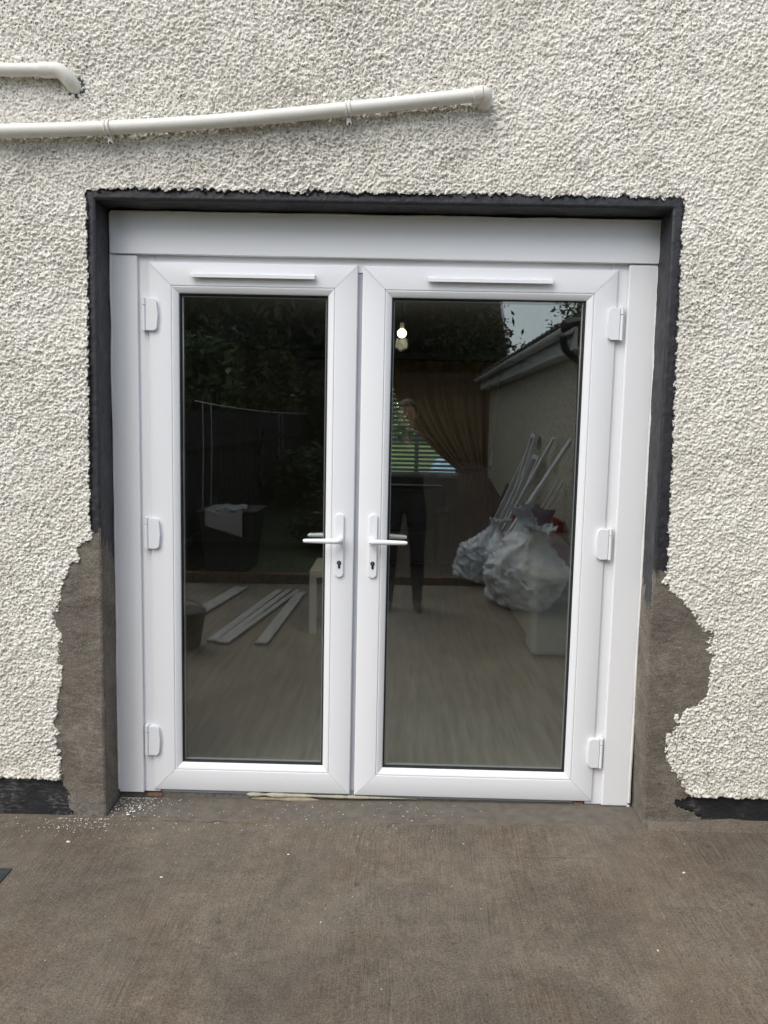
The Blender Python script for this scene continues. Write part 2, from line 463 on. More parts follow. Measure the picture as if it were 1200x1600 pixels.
def thing(name, label, cat, loc=(0, 0, 0), group=None):
    o = bpy.data.objects.new(name, None); o.empty_display_size = 0.1
    COL.objects.link(o); o.location = loc
    bpy.context.view_layer.update()
    return tag(o, label, cat, group)

def rel(mb, loc):
    """shift builder's world coordinates into a parent at loc"""
    mb.v = [(p[0] - loc[0], p[1] - loc[1], p[2] - loc[2]) for p in mb.v]; return mb

def np_mesh(name, V, F, mat, parent=None, attr=None, smooth=False):
    me = bpy.data.meshes.new(name)
    nv, nf = len(V), len(F)
    me.vertices.add(nv); me.vertices.foreach_set('co', np.ascontiguousarray(V, dtype=np.float32).ravel())
    k = F.shape[1]
    me.loops.add(nf * k); me.loops.foreach_set('vertex_index', np.ascontiguousarray(F, dtype=np.int32).ravel())
    me.polygons.add(nf)
    me.polygons.foreach_set('loop_start', np.arange(0, nf * k, k, dtype=np.int32))
    me.polygons.foreach_set('loop_total', np.full(nf, k, dtype=np.int32))
    if smooth: me.polygons.foreach_set('use_smooth', np.ones(nf, dtype=bool))
    me.update(calc_edges=True)
    if attr is not None:
        for nm, val in attr.items():
            a = me.attributes.new(nm, 'FLOAT', 'POINT'); a.data.foreach_set('value', np.ascontiguousarray(val, dtype=np.float32))
    me.materials.append(M[mat])
    o = bpy.data.objects.new(name, me); COL.objects.link(o)
    if parent is not None: o.parent = parent
    return o

# ------------------------------------------------------------------ dimensions (metres; wall face y=0, +y into the house)
XL, XR, ZT = -0.931, 1.091, 2.279            # masonry opening
YF = 0.13                                    # face of the white sashes
def ground_z(x): return 0.0128 + 0.0115 * x
def flare(z):                                # right jamb leans out near the ground
    return 0.006 * sstep(2.2, 1.0, z) + 0.016 * sstep(0.55, 0.0, z)

# ------------------------------------------------------------------ the ground
mb = MB()
xs = np.linspace(-9, 9, 37); ys = np.linspace(-4.15, 0.22, 12)
mb.grid([[(x, y, ground_z(max(-2.5, min(2.5, x)))) for x in xs] for y in ys])
patio = tag(mb.build('patio', 'patio'), kind='structure')
mb = MB()
yy = np.linspace(-4.15, -60, 60)
mb.grid([[(x, y, -0.01 + 0.75 * float(sstep(-4.6, -13, y)) + 0.03 * math.sin(x * 1.3 + y)) for x in np.linspace(-40, 40, 50)] for y in yy])
tag(mb.build('lawn', 'grass', smooth=True), kind='structure')
mb = MB()
mb.grid([[(x, y, 0.004 + 0.75 * float(sstep(-4.6, -13, y)) + 0.035) for x in np.linspace(-0.25 + 0.1 * math.sin(y * 2), 1.9, 6)] for y in np.linspace(-4.3, -13.5, 40)])
tag(mb.build('path', 'soil', smooth=True), kind='structure')
mb = MB(); mb.grid([[(x, y, -0.35) for x in (-300, 300)] for y in (-300, 300)])
tag(mb.build('ground', 'earth'), kind='structure')

# mortar screed laid between the jambs, with a ragged front edge
nx, ny = 180, 16
X = np.linspace(XL + 0.003, XR + 0.016, nx)
P = np.zeros((ny, nx, 3))
for j in range(ny):
    t = j / (ny - 1)
    front = -0.025 - 0.060 * (fbm(X, 0, 4, 3) - 0.5) - 0.030 * (fbm(X, 0, 30, 5) - 0.5)
    y = front + (0.19 - front) * t
    hgt = np.minimum(1, t * 3) * (0.0032 + 0.006 * t) + 0.0035 * (fbm(X, y, 22, 9) - 0.5) - 0.004 * (t == 0)
    P[j, :, 0] = X; P[j, :, 1] = y; P[j, :, 2] = ground_z(X) + hgt
MB().grid(P).build('mortar_screed', 'screed', patio, smooth=True)
# thin mortar fillet along the foot of the black plinth on the right
X = np.linspace(1.12, 2.6, 120)
P = np.zeros((5, 120, 3))
prof = [(-0.050, -0.002), (-0.030, 0.006), (-0.015, 0.010), (-0.004, 0.018), (0.012, 0.026)]
for j, (py, pz) in enumerate(prof):
    w = 0.6 + 0.8 * fbm(X, j, 5, 4)
    P[j, :, 0] = X; P[j, :, 1] = py * w; P[j, :, 2] = ground_z(X) + pz * (0.7 + 0.6 * fbm(X, 3, 9, 8))
MB().grid(P).build('mortar_fillet', 'patio', patio, smooth=True)

def crack(pts, w):
    L_, R_ = [], []
    for i, (x, y) in enumerate(pts):
        ww = w * (0.3 + random.random()) * (1 - abs(2 * i / (len(pts) - 1) - 1) ** 3)
        L_.append((x, y - ww, ground_z(x) + 0.0012)); R_.append((x, y + ww, ground_z(x) + 0.0012))
    MB().grid([L_, R_]).build('crack', 'soil', patio)
def walk(x0, y0, x1, y1, n, amp):
    return [(x0 + (x1 - x0) * i / n + random.uniform(-amp, amp) * 0.4, y0 + (y1 - y0) * i / n + amp * 4 * float(fbm(np.array([i * 0.37]), np.array([x0]), 1.0, 3)[0] - 0.5)) for i in range(n + 1)]
crack(walk(0.42, -0.250, 0.95, -0.235, 40, 0.006), 0.0009)
crack(walk(1.17, -0.02, 1.75, -0.045, 40, 0.004), 0.003)
crack(walk(-0.90, -0.035, -0.30, -0.03, 40, 0.006), 0.0014)

# ------------------------------------------------------------------ house wall
wall = thing('house_wall', 'cream white roughcast house wall around the double doors with black painted opening', 'wall', (0, 0, 0))

LP = [(-0.931, 1.115), (-0.96, 1.0928), (-0.9677, 1.0655), (-1.0039, 1.0337), (-1.0156, 0.9868), (-1.0362, 0.9708), (-1.0708, 0.9147), (-1.0769, 0.8602), (-1.097, 0.8198), (-1.1028, 0.7807), (-1.0836, 0.7337), (-1.0763, 0.6862), (-1.0905, 0.5973), (-1.0848, 0.5332), (-1.0977, 0.5006), (-1.1034, 0.4033), (-1.1229, 0.3627), (-1.1052, 0.3305), (-1.1064, 0.2813), (-1.0971, 0.2247), (-1.0989, 0.1496), (-1.0896, 0.1257), (-1.0635, 0.0855), (-1.0647, 0.0342), (-1.051, -0.05), (-0.8, -0.05), (-0.8, 1.0)]
RP = [(1.10, 1.0), (1.1214, 0.9903), (1.15, 0.9195), (1.1937, 0.8919), (1.2319, 0.8425), (1.2701, 0.793), (1.3036, 0.7649), (1.3029, 0.7213), (1.3228, 0.6855), (1.32, 0.6197), (1.3146, 0.5388), (1.2806, 0.5158), (1.2323, 0.4923), (1.2066, 0.4472), (1.1943, 0.4135), (1.1662, 0.3456), (1.1742, 0.2709), (1.2201, 0.2232), (1.2372, 0.1784), (1.2606, 0.1488), (1.1996, 0.1243), (1.2202, 0.1021), (1.3162, 0.0667), (1.3235, 0.0), (1.32, -0.05), (0.9, -0.05), (0.9, 1.0)]
def inpoly(x, z, poly):
    ins = np.zeros(x.shape, bool); n = len(poly)
    for i in range(n):
        x0, z0 = poly[i]; x1, z1 = poly[(i + 1) % n]
        if z0 == z1: continue
        cnd = ((z0 > z) != (z1 > z)) & (x < (x1 - x0) * (z - z0) / (z1 - z0) + x0)
        ins ^= cnd
    return ins

# pebble heights on a fine raster
RS = 0.002
rx0, rz0, rw, rh = -1.75, 0.0, 1900, 1600
rng = np.random.default_rng(11)
nb = 1000000
bx = rng.uniform(0, rw, nb); bz = rng.uniform(0, rh, nb)
wx_, wz_ = rx0 + bx * RS, rz0 + bz * RS
keep = ~((wx_ > XL + 0.02) & (wx_ < XR - 0.02) & (wz_ < ZT - 0.02))
bx = bx[keep]; bz = bz[keep]; wx_ = wx_[keep]; wz_ = wz_[keep]; nb = len(bx)
wxn = vnoise(wx_, wz_, 1.3, 77)
bR = (1.0 + 2.0 * rng.random(nb) ** 2.2) * (0.9 + 0.3 * wxn); bH = rng.uniform(0.0006, 0.0080, nb) * (0.75 + 0.25 * bR / 2)
asp = rng.uniform(0.68, 1.0, nb); ang = rng.uniform(0, math.pi, nb)
tiltx = rng.normal(0, 0.35, nb); tiltz = rng.normal(0, 0.35, nb)
ca, sa = np.cos(ang), np.sin(ang)
H = np.zeros(rw * rh)
ibx = bx.astype(int); ibz = bz.astype(int)
for dx in range(-4, 5):
    for dz in range(-4, 5):
        gx = ibx + dx; gz = ibz + dz
        ox = gx + 0.5 - bx; oz = gz + 0.5 - bz
        u = (ox * ca + oz * sa) / bR; w = (-ox * sa + oz * ca) / (bR * asp)
        q = 1 - (u * u + w * w)
        ok = (q > 0) & (gx >= 0) & (gx < rw) & (gz >= 0) & (gz < rh)
        if not ok.any(): continue
        hh = bH[ok] * (q[ok] ** 0.30) * (1 + tiltx[ok] * u[ok] + tiltz[ok] * w[ok])
        np.maximum.at(H, gz[ok] * rw + gx[ok], hh)
H = H.reshape(rh, rw)
Hb = (H + np.roll(H, 1, 0) + np.roll(H, -1, 0) + np.roll(H, 1, 1) + np.roll(H, -1, 1)) / 5
H = 0.85 * H + 0.15 * Hb
def raster(x, z):
    fx = ((x - rx0) / RS - 0.5) % (rw - 2.0); fz = ((z - rz0) / RS - 0.5) % (rh - 2.0)
    ix = fx.astype(int); iz = fz.astype(int); fx = fx - ix; fz = fz - iz
    return (H[iz, ix] * (1 - fx) + H[iz, ix + 1] * fx) * (1 - fz) + (H[iz + 1, ix] * (1 - fx) + H[iz + 1, ix + 1] * fx) * fz

def stretch(a0, a1, fine, lo, hi, mid=0.009, mlo=None, mhi=None):
    core = np.arange(a0, a1 + fine * 0.5, fine)
    L = np.arange(core[0] - mid, mlo, -mid)[::-1] if mlo is not None else np.array([])
    Rr = np.arange(core[-1] + mid, mhi, mid) if mhi is not None else np.array([])
    out = np.concatenate([L, core, Rr])
    if lo is not None and out[0] > lo + 0.1: out = np.concatenate([np.linspace(lo, out[0], 9)[:-1], out])
    if hi is not None and out[-1] < hi - 0.1: out = np.concatenate([out, np.linspace(out[-1], hi, 9)[1:]])
    return out
FS = 0.0027
gx = stretch(-1.5, 1.78, FS, -6.0, 7.0, 0.009, -2.3, 2.6)
gz = stretch(-0.03, 3.04, FS, None, 5.6, 0.009, None, 3.5)
gx[np.argmin(abs(gx - XL))] = XL; gx[np.argmin(abs(gx - XR))] = XR
gz[np.argmin(abs(gz - ZT))] = ZT
GX, GZ = np.meshgrid(gx, gz)
CX = 0.25 * (GX[1:, 1:] + GX[:-1, 1:] + GX[1:, :-1] + GX[:-1, :-1]); CZ = 0.25 * (GZ[1:, 1:] + GZ[:-1, 1:] + GZ[1:, :-1] + GZ[:-1, :-1])
hole = (CX > XL) & (CX < XR) & (CZ < ZT)
rag = (fbm(CX, CZ, 26, 21, 4, 0.6) - 0.5)
rag2 = (fbm(CX, CZ, 70, 31, 3, 0.65) - 0.5)
jx = CX + 0.040 * rag + 0.022 * rag2; jz = CZ + 0.040 * (fbm(CX, CZ, 26, 41, 4, 0.6) - 0.5) + 0.018 * (fbm(CX, CZ, 70, 51, 3, 0.65) - 0.5)
patchL = inpoly(jx, jz, LP) & (CX < 0); patchR = inpoly(jx, jz, RP) & (CX > 0.5)
bw = 0.027 + 0.006 * np.sin(CZ * 2.1)
band = (CX > XL - bw + 0.008 * rag2 + 0.004 * rag) & (CX < XR + bw + 0.006 + 0.009 * rag2 + 0.004 * rag) & (CZ < ZT + 0.027 + 0.026 * rag2 + 0.012 * rag) & (CZ > 0.85)
band &= ~((CX < 0) & (CZ < 1.085 + 1.2 * (XL - CX) + 0.10 * rag)) & ~((CX > 0.5) & (CZ < 1.0 + 0.05 * rag2))
pl_top = 0.147 + 0.010 * (fbm(CX, 0 * CX, 16, 61) - 0.5) + 0.010 * rag2
cls = np.full(CX.shape, 1, np.int8)
cls[band] = 2
cls[(CZ < pl_top)] = 4
cls[patchL] = 3; cls[patchR] = 5
cls[(CX > XL - 0.2) & (CX < 0) & (cls == 1) & (CX > XL - 0.012) & (CZ < 1.1)] = 3
cls[(CX > 0.5) & (CX < XR + 0.02) & (cls == 1) & (CZ < 1.0)] = 5
# rogue islands of old roughcast left in the right patch
isl = (fbm(CX, CZ, 34, 71, 3) > 0.60) & (CX > 1.165) & (CX < 1.27) & (CZ > 0.26) & (CZ < 0.47) & (cls == 5)
cls[isl] = 1
cls[hole] = 0

def dil(mask, n):
    m = mask.copy()
    for _ in range(n):
        k = m.copy(); k[1:] |= m[:-1]; k[:-1] |= m[1:]; k[:, 1:] |= m[:, :-1]; k[:, :-1] |= m[:, 1:]; m = k
    return m
def cell_to_vert(mask, all_=False):
    p = np.pad(mask, 1, constant_values=all_)
    if all_: return p[1:, 1:] & p[:-1, 1:] & p[1:, :-1] & p[:-1, :-1]
    return p[1:, 1:] | p[:-1, 1:] | p[1:, :-1] | p[:-1, :-1]
FLX = flare(GZ) * sstep(XR - 0.4, XR - 0.02, GX) * sstep(XR + 0.5, XR + 0.02, GX)

def wall_part(name, mask, yoff, mat, attr=None, jit=0.0):
    idx = -np.ones(GX.shape, np.int64)
    vm = cell_to_vert(mask)
    idx[vm] = np.arange(vm.sum())
    jx_ = jz_ = 0
    if jit:
        jx_ = jit * (vnoise(GX, GZ, 150, 91) - 0.5); jz_ = jit * (vnoise(GX, GZ, 150, 92) - 0.5)
    V = np.stack([(GX + FLX + jx_), yoff, (GZ + jz_)], -1)[vm]
    F = np.stack([idx[:-1, :-1], idx[:-1, 1:], idx[1:, 1:], idx[1:, :-1]], -1)[mask]
    a = {k: v[vm] for k, v in attr.items()} if attr else None
    return np_mesh(name, V, F, mat, wall, a, smooth=True)

rough = cls == 1
und = 0.010 * (fbm(GX, GZ, 3.0, 5, 3) - 0.5) + 0.007 * (fbm(GX, GZ, 13, 6, 3) - 0.5)
pitty = 0.80 + 0.55 * sstep(0.35, 0.65, fbm(GX, GZ, 1.6, 8, 3)) * sstep(1.0, -0.6, GX) * sstep(0.6, 1.8, GZ)
hr = raster(GX + 0.006 * (vnoise(GX, GZ, 60, 1) - 0.5), GZ + 0.006 * (vnoise(GX, GZ, 60, 2) - 0.5))
yr = -0.0045 - 1.4 * hr * pitty + und
edge = ~cell_to_vert(rough, True)
yr = np.where(edge, 0.006, yr)
# render swells out into a drip lip above the plinth
yr = np.where(edge, yr, yr - 0.008 * sstep(0.20, 0.15, GZ))
nearband = cell_to_vert(dil(cls == 2, 3))
pz = np.where(nearband & (fbm(GX, GZ, 60, 33, 2) > 0.45), 1.0, 0.0) * (GZ > 1.0)
nearband1 = cell_to_vert(dil(cls == 2, 1)); pz = np.where(nearband1, 1.0, pz) * (GZ > 1.0)
wall_part('roughcast_render', rough, yr, 'rough', {'paint': pz}, jit=0.003)

arr = np.minimum(np.minimum(abs(GX - XL), abs(GX - XR)) + 10 * (GZ > ZT), abs(GZ - ZT) + 10 * ((GX < XL) | (GX > XR)))
arr = np.where((GZ > ZT) & ((GX < XL) | (GX > XR)), np.hypot(np.minimum(abs(GX - XL), abs(GX - XR)), GZ - ZT), arr)
rnd = 0.004 * sstep(0.007, 0.0, arr)
mask2 = dil(cls == 2, 5) & (cls != 0)
mask2 &= ~(((cls == 3) | (cls == 5)) & ~dil(cls == 2, 1))
yb = -0.0045 + 0.0035 * (fbm(GX, GZ, 45, 14, 4, 0.6) - 0.5) + rnd
yb_face = yb
yp = -0.0065 + 0.005 * (fbm(GX, GZ * 2.0, 9, 15, 4) - 0.5) + 0.0018 * (fbm(GX, GZ, 80, 16, 3) - 0.5) + rnd
for nm, k in (('cement_patch', 3), ('cement_patch', 5)):
    mk = dil(cls == k, 5) & (cls != 0) & ~((cls == 2) | (cls == 4)) | (cls == k)
    o = wall_part(nm, mk, yp + 0.0006 * (k == 5), 'cement')
    o['label'] = 'damp brown cement patch beside the left jamb' if k == 3 else 'damp brown cement patch bulging out from the right jamb'
mk = dil(cls == 4, 6) & (cls != 0) & ~((cls == 3) | (cls == 5)) & (CZ < 0.20)
for nm, sel in (('plinth', CX < 0), ('plinth', CX > 0)):
    o = wall_part(nm, mk & sel, 0.004 + 0.006 * (fbm(GX, GZ, 14, 18, 4) - 0.5), 'bitumen')

# reveals: soffit and jambs, black paint above, bare cement below
sur = MB()
o_face = wall_part('painted_surround', mask2, yb, 'black')
def reveal_grid(n_u, n_y, fn):
    ys_ = np.linspace(0.0, 0.17, n_y); us = np.linspace(0, 1, n_u)
    U, Yv = np.meshgrid(us, ys_); return fn(U, Yv)
def emit(P, mask, name, mat):
    a, b = P.shape[:2]
    ids = np.arange(a * b).reshape(a, b)
    F = np.stack([ids[:-1, :-1], ids[:-1, 1:], ids[1:, 1:], ids[1:, :-1]], -1)[mask]
    used = np.unique(F); mp_ = -np.ones(a * b, int); mp_[used] = np.arange(len(used))
    return np_mesh(name, P.reshape(-1, 3)[used], mp_[F], mat, wall, smooth=True)
for side in (-1, 1):
    zz = np.arange(-0.03, ZT + 0.012, 0.006); yv = np.linspace(0.0, 0.17, 30)
    ZZ, YY = np.meshgrid(zz, yv)
    lump = 0.006 * (fbm(YY, ZZ, 18, 25 + side, 4) - 0.5) * sstep(0.0, 0.012, YY) * sstep(0.17, 0.13, YY) + 0.002 * (fbm(YY, ZZ, 90, 27, 3) - 0.5) * sstep(0, 0.01, YY)
    x0 = (XL if side < 0 else XR)
    Xx = x0 - side * lump + (flare(ZZ) if side > 0 else 0) - side * (0.003 * sstep(0.006, 0, YY)) * -1
    P = np.stack([Xx, YY + 0.0005, ZZ], -1)
    cz = 0.25 * (ZZ[1:, 1:] + ZZ[:-1, 1:] + ZZ[1:, :-1] + ZZ[:-1, :-1]); cy = 0.25 * (YY[1:, 1:] + YY[:-1, 1:] + YY[1:, :-1] + YY[:-1, :-1])
    n1 = fbm(cy * 6, cz, 9, 35 + side, 4, 0.65) - 0.5
    lim = (1.085 - 0.9 * cy + 0.20 * n1) if side < 0 else (0.90 + 0.35 * abs(cy - 0.05) + 0.34 * n1)
    pm = cz > lim
    emit(P, pm, 'painted_reveal', 'black')
    emit(P, ~pm, 'cement_reveal', 'cement' if side < 0 else 'cement_lit')
xx = np.arange(XL - 0.004, XR + 0.014, 0.008); yv = np.linspace(0.0, 0.17, 24)
XX, YY = np.meshgrid(xx, yv)
lump = 0.008 * (fbm(XX, YY * 3, 9, 45, 4) - 0.5) * sstep(0, 0.012, YY)
emit(np.stack([XX, YY + 0.0005, ZT + lump + 0.004 * sstep(0.006, 0, YY) * -0.3], -1), np.ones((len(yv) - 1, len(xx) - 1), bool), 'painted_reveal', 'black')

ho2 = [(1.549 + 0.008 * math.cos(k * 0.7854), 1.532 + 0.009 * math.sin(k * 0.7854)) for k in range(8)]
MB().prism(ho2, -0.0205, 0.0).build('wall_plug', 'gasket', wall)
# bits of orange brick showing under the frame
for (x0, x1, z0, z1, yb_) in ((-0.820, -0.760, 0.018, 0.032, 0.144), (0.885, 0.918, 0.028, 0.042, 0.139)):
    mb = MB(); n = 12
    top = [(x0 + (x1 - x0) * i / (n - 1), z1 - random.random() * 0.006) for i in range(n)]
    bot = [(x0 + (x1 - x0) * i / (n - 1), z0 - random.random() * 0.006) for i in range(n)]
    mb.prism(top + bot[::-1], yb_, yb_ + 0.05)
    mb.build('brick', 'brick', wall)
# rough masonry behind the gap under the frame
mb = MB(); mb.box((XL, 0.150, -0.05), (XR + 0.02, 0.24, 0.030)); mb.build('threshold_masonry', 'cement', wall)

# ------------------------------------------------------------------ door frame
frame = thing('door_frame', 'white plastic door frame with wide cover boards filling the black opening', 'door frame', (0.08, YF, 0.03))
FO = (0.08, YF, 0.03)
def fpart(mb, name, mat='upvc', bevel=0.0015, seg=2, parent=frame, org=FO, smooth=False):
    return rel(mb, org).build(name, mat, parent, bevel, seg, smooth)
CL, CR, CT, CB = -0.9265, 1.0935, 2.269, 0.034
FY = YF + 0.010                               # face of the outer frame
fpart(MB().box((-0.845, FY, 0.038), (-0.765, FY + 0.06, 2.135)), 'jamb', bevel=0.002)
fpart(MB().box((0.925, FY, 0.034), (1.005, FY + 0.06, 2.135)), 'jamb', bevel=0.002)
fpart(MB().box((-0.7648, FY + 0.0006, 2.07), (0.9248, FY + 0.06, 2.134)), 'head', bevel=0.002)
fpart(MB().box((-0.7648, FY + 0.012, 0.030), (0.9248, FY + 0.07, 0.075)), 'threshold', 'upvc_grey', bevel=0.002)
fpart(MB().box((-0.014, FY + 0.006, 0.06), (0.014, FY + 0.05, 2.069)), 'meeting_strip', 'upvc_grey', bevel=0.001)
# cover boards: rounded inner edges
fpart(MB().box((CL, YF - 0.004, CB + 0.003), (-0.827, YF + 0.0092, 2.1195)), 'cover_board', bevel=0.005, seg=3)
fpart(MB().box((0.986, YF - 0.006, CB), (CR, YF + 0.0092, 2.1155)), 'cover_board', bevel=0.008, seg=4)
mb = MB(); mb.prism([(CL, 2.1205), (CR, 2.1165), (CR, CT - 0.002), (CL, CT)], YF - 0.013, YF + 0.0090)
fpart(mb, 'cover_board', bevel=0.003, seg=3)
# hand-run sealant along the boards
def bead(path, r, nm='sealant'):
    rr = [r * (0.55 + 0.9 * float(fbm(np.array([p[0] * 3 + p[2]]), np.array([0.3]), 9, 3)[0])) for p in path]
    fpart(MB().tube(path, rr, 8), nm, 'sealant', 0, smooth=True)
def wob(s): return 0.004 * (float(vnoise(np.array([s]), np.array([0.1]), 7, 5)[0]) - 0.5)
bead([(CR + 0.0015 + wob(z), YF - 0.002 - 0.5 * wob(z + 5), z) for z in np.linspace(0.05, 2.26, 90)], 0.0062)
bead([(CL - 0.0005 + wob(z + 9), YF - 0.001, z) for z in np.linspace(0.05, 2.26, 90)], 0.0048)
bead([(x, YF - 0.010, CT + 0.001 - 0.001 * (x > 0) + wob(x + 3)) for x in np.linspace(-0.92, 1.09, 80)], 0.005)
fpart(MB().box((CR - 0.006, YF - 0.004, 0.022), (CR + 0.006, YF + 0.006, 0.04)), 'sealant', 'sealant', 0.003)
# squeezed-out foam under the frame
X = np.linspace(-0.42, 0.26, 90); ring = []
P = np.zeros((7, 90, 3))
for k in range(7):
    a = math.pi * (0.0 + k / 6.0)
    r = 0.0105 * (0.25 + 1.3 * fbm(X, 0.2 + 0 * X, 26, 12, 3)) * sstep(-0.43, -0.40, X) * (1 - 0.85 * sstep(-0.12, 0.26, X))
    P[k, :, 0] = X; P[k, :, 1] = 0.139 - 0.9 * r * math.sin(a); P[k, :, 2] = 0.036 + 0.9 * r * math.cos(a) - 0.003 * X
fpart(MB().grid(P), 'expanding_foam', 'foam', 0, smooth=True)
X = np.linspace(-0.40, -0.12, 50); P = np.zeros((6, 50, 3))
for k in range(6):
    a = math.pi * k / 5.0; r = 0.010 * (0.4 + fbm(X, 0.7 + 0 * X, 20, 15, 3)) * sstep(-0.41, -0.38, X) * sstep(-0.12, -0.16, X)
    P[k, :, 0] = X; P[k, :, 1] = 0.136 - r * math.sin(a); P[k, :, 2] = 0.021 + 0.8 * r * math.cos(a)
fpart(MB().grid(P), 'mortar_lump', simple('pale_mortar', (0.34, 0.28, 0.20), (0.24, 0.20, 0.15), 60, 0.9, 0.5, 120), 0, smooth=True)

# ------------------------------------------------------------------ door leaves
def leaf(xa, xb, za, zb, side, label):
    """side=-1: hinged on the left, handle at its right edge"""
    org = ((xa + xb) / 2, YF, za)
    L = thing('door_leaf', label, 'door', org, 'pair of white glazed doors')
    part = lambda mb, nm, mat='upvc', bv=0.0, sg=2, sm=False, par=L: rel(mb, org).build(nm, mat, par, bv, sg, sm)
    corners = [(xa, za), (xb, za), (xb, zb), (xa, zb)]
    inn = [(1, 1), (-1, 1), (-1, -1), (1, -1)]
    sash = [(0.0, 0.062), (0.0, 0.0045), (0.0006, 0.0022), (0.0020, 0.0007), (0.0042, 0.0), (0.0815, 0.0), (0.0836, 0.0006), (0.0848, 0.0022), (0.0852, 0.0045), (0.0852, 0.062)]
    bd = [(0.0856, 0.030), (0.0856, 0.0040), (0.0864, 0.0016), (0.0885, 0.0012), (0.0905, 0.0018), (0.1075, 0.0128), (0.1098, 0.0150), (0.1102, 0.0175), (0.1102, 0.030)]
    def member(i, prof, gap, dz=0.0):
        j = (i + 1) % 4
        (ax, az), (bx_, bz_) = corners[i], corners[j]
        (iax, iaz), (ibx, ibz) = inn[i], inn[j]
        d = Vector((bx_ - ax, bz_ - az)).normalized()
        ra = [(ax + iax * o + d.x * gap, YF + y + dz, az + iaz * o + d.y * gap) for o, y in prof]
        rb = [(bx_ + ibx * o - d.x * gap, YF + y + dz, bz_ + ibz * o - d.y * gap) for o, y in prof]
        n = len(prof)
        return MB().add(ra + rb, [(k, (k + 1) % n, (k + 1) % n + n, k + n) for k in range(n)] + [tuple(range(n - 1, -1, -1)), tuple(range(n, 2 * n))])
    names = ['bottom_rail', 'stile', 'top_rail', 'stile']
    for i in range(4):
        off = 0.00025 * (i % 2)
        part(member(i, sash, 0.00055, off), names[i], sm=True)
        part(member(i, bd, 0.0005, off), 'glazing_bead', sm=True)
        part(member(i, [(0.1103, 0.0185), (0.1150, 0.0205), (0.1150, 0.0238), (0.1103, 0.0238)], 0.0), 'gasket', 'gasket')
        part(member(i, [(0.1175, 0.0300), (0.1203, 0.0300), (0.1203, 0.0420), (0.1175, 0.0420)], 0.0), 'spacer_bar', 'spacer')
        part(member(i, [(0.1103, 0.0300), (0.1173, 0.0300), (0.1173, 0.0420), (0.1103, 0.0420)], 0.0), 'edge_seal', 'gasket')
    g0 = 0.106
    for yy_, t in ((0.0240, 0), (0.0450, 1)):
        x0, x1, z0, z1 = xa + g0, xb - g0, za + g0, zb - g0
        # float glass is never perfectly flat: a faint bow bends the reflections
        nx_, nz_ = 14, 30
        P = np.zeros((nz_, nx_, 3)); uu = np.linspace(0, 1, nx_); vv = np.linspace(0, 1, nz_)
        UU, VV = np.meshgrid(uu, vv)
        P[..., 0] = x0 + (x1 - x0) * UU; P[..., 2] = z0 + (z1 - z0) * VV
        P[..., 1] = YF + yy_ + (0.0005 if t == 0 else 0.0008) * 4 * np.sin(math.pi * UU) * np.sin(math.pi * VV) * (0.25 if side < 0 else 0.2)
        part(MB().grid(P), 'glass_pane', 'glass', sm=True)
    # hooded trickle vent on the top rail
    vx0, vx1, vz = (-0.6276, -0.1665, 2.0455) if side < 0 else (0.2476, 0.7078, 2.0445)
    vp = [(YF + 0.0005, 0.0150), (YF - 0.0185, 0.0085), (YF - 0.0215, 0.0050), (YF - 0.0220, -0.0070), (YF - 0.0190, -0.0075), (YF - 0.0185, 0.0015), (YF + 0.0005, 0.0035)]
    hood = part(MB().prism([(y, z + vz) for y, z in vp], vx0, vx1, 'x'), 'trickle_vent', 'upvc_cap', 0.0008)
    # hinges
    hx = (-0.7787, -0.7787, -0.7870) if side < 0 else (0.9435, 0.9433, 0.9500)
    hz = (1.9023, 1.0803, 0.2560) if side < 0 else (1.8991, 1.0777, 0.2512)
    s = -side                                     # direction from knuckle to plate
    for cx_, cz_ in zip(hx, hz):
        pts = []
        w0, w1, hh = -0.0165, 0.0285, 0.058
        outline = [(w0, -hh), (w1 - 0.018, -hh)]
        for k in range(9):
            a = -math.pi / 2 + k * (math.pi / 2) / 8
            outline.append((w1 - 0.018 + 0.014 * math.cos(a), -hh + 0.016 + 0.016 * math.sin(a)))
        outline.append((w1, 0.0))
        for k in range(9):
            a = k * (math.pi / 2) / 8
            outline.append((w1 - 0.018 + 0.014 * math.cos(a), hh - 0.016 + 0.016 * math.sin(a)))
        outline += [(w1 - 0.018, hh), (w0, hh)]
        mb = MB().prism([(cx_ + s * x, cz_ + z) for x, z in outline], YF - 0.013, YF + 0.0115)
        hg = part(mb, 'hinge', 'upvc_cap', 0.004, 3)
        kx = cx_ + s * -0.0246
        for z0, z1 in ((-0.060, 0.0325), (0.0345, 0.061)):
            kb = MB().tube([(kx, YF - 0.0085, cz_ + z0), (kx, YF - 0.0085, cz_ + z1)], 0.0066, 18)
            kb.box((kx - 0.0058, YF - 0.008, cz_ + z0 + 0.0004), (kx + 0.0058, YF + 0.0098, cz_ + z1 - 0.0004))
            rel(kb, org).build('hinge_knuckle', 'upvc_cap', hg, 0.0012, 2)
    # handles
    px = -0.0628 if side < 0 else 0.0655
    for face, nm in ((YF, 'handle'), (YF + 0.062, 'inner_handle')):
        sg = -1 if face == YF else 1
        hh, hw = 0.124, 0.0168
        outl = []
        for k in range(17):
            a = math.pi * k / 16
            outl.append((px + hw * math.cos(a), 1.050 + hh - hw + hw * math.sin(a)))
        for k in range(17):
            a = math.pi + math.pi * k / 16
            outl.append((px + hw * math.cos(a), 1.050 - hh + hw + hw * math.sin(a)))
        y0, y1 = sorted((face + sg * 0.0003, face + sg * 0.0095))
        hd = part(MB().prism(outl, y0, y1), nm, 'upvc_cap', 0.0035, 3)
        bz0 = 1.0725; bxp = px + (0.004 if side < 0 else -0.004)
        path = []; rad = []
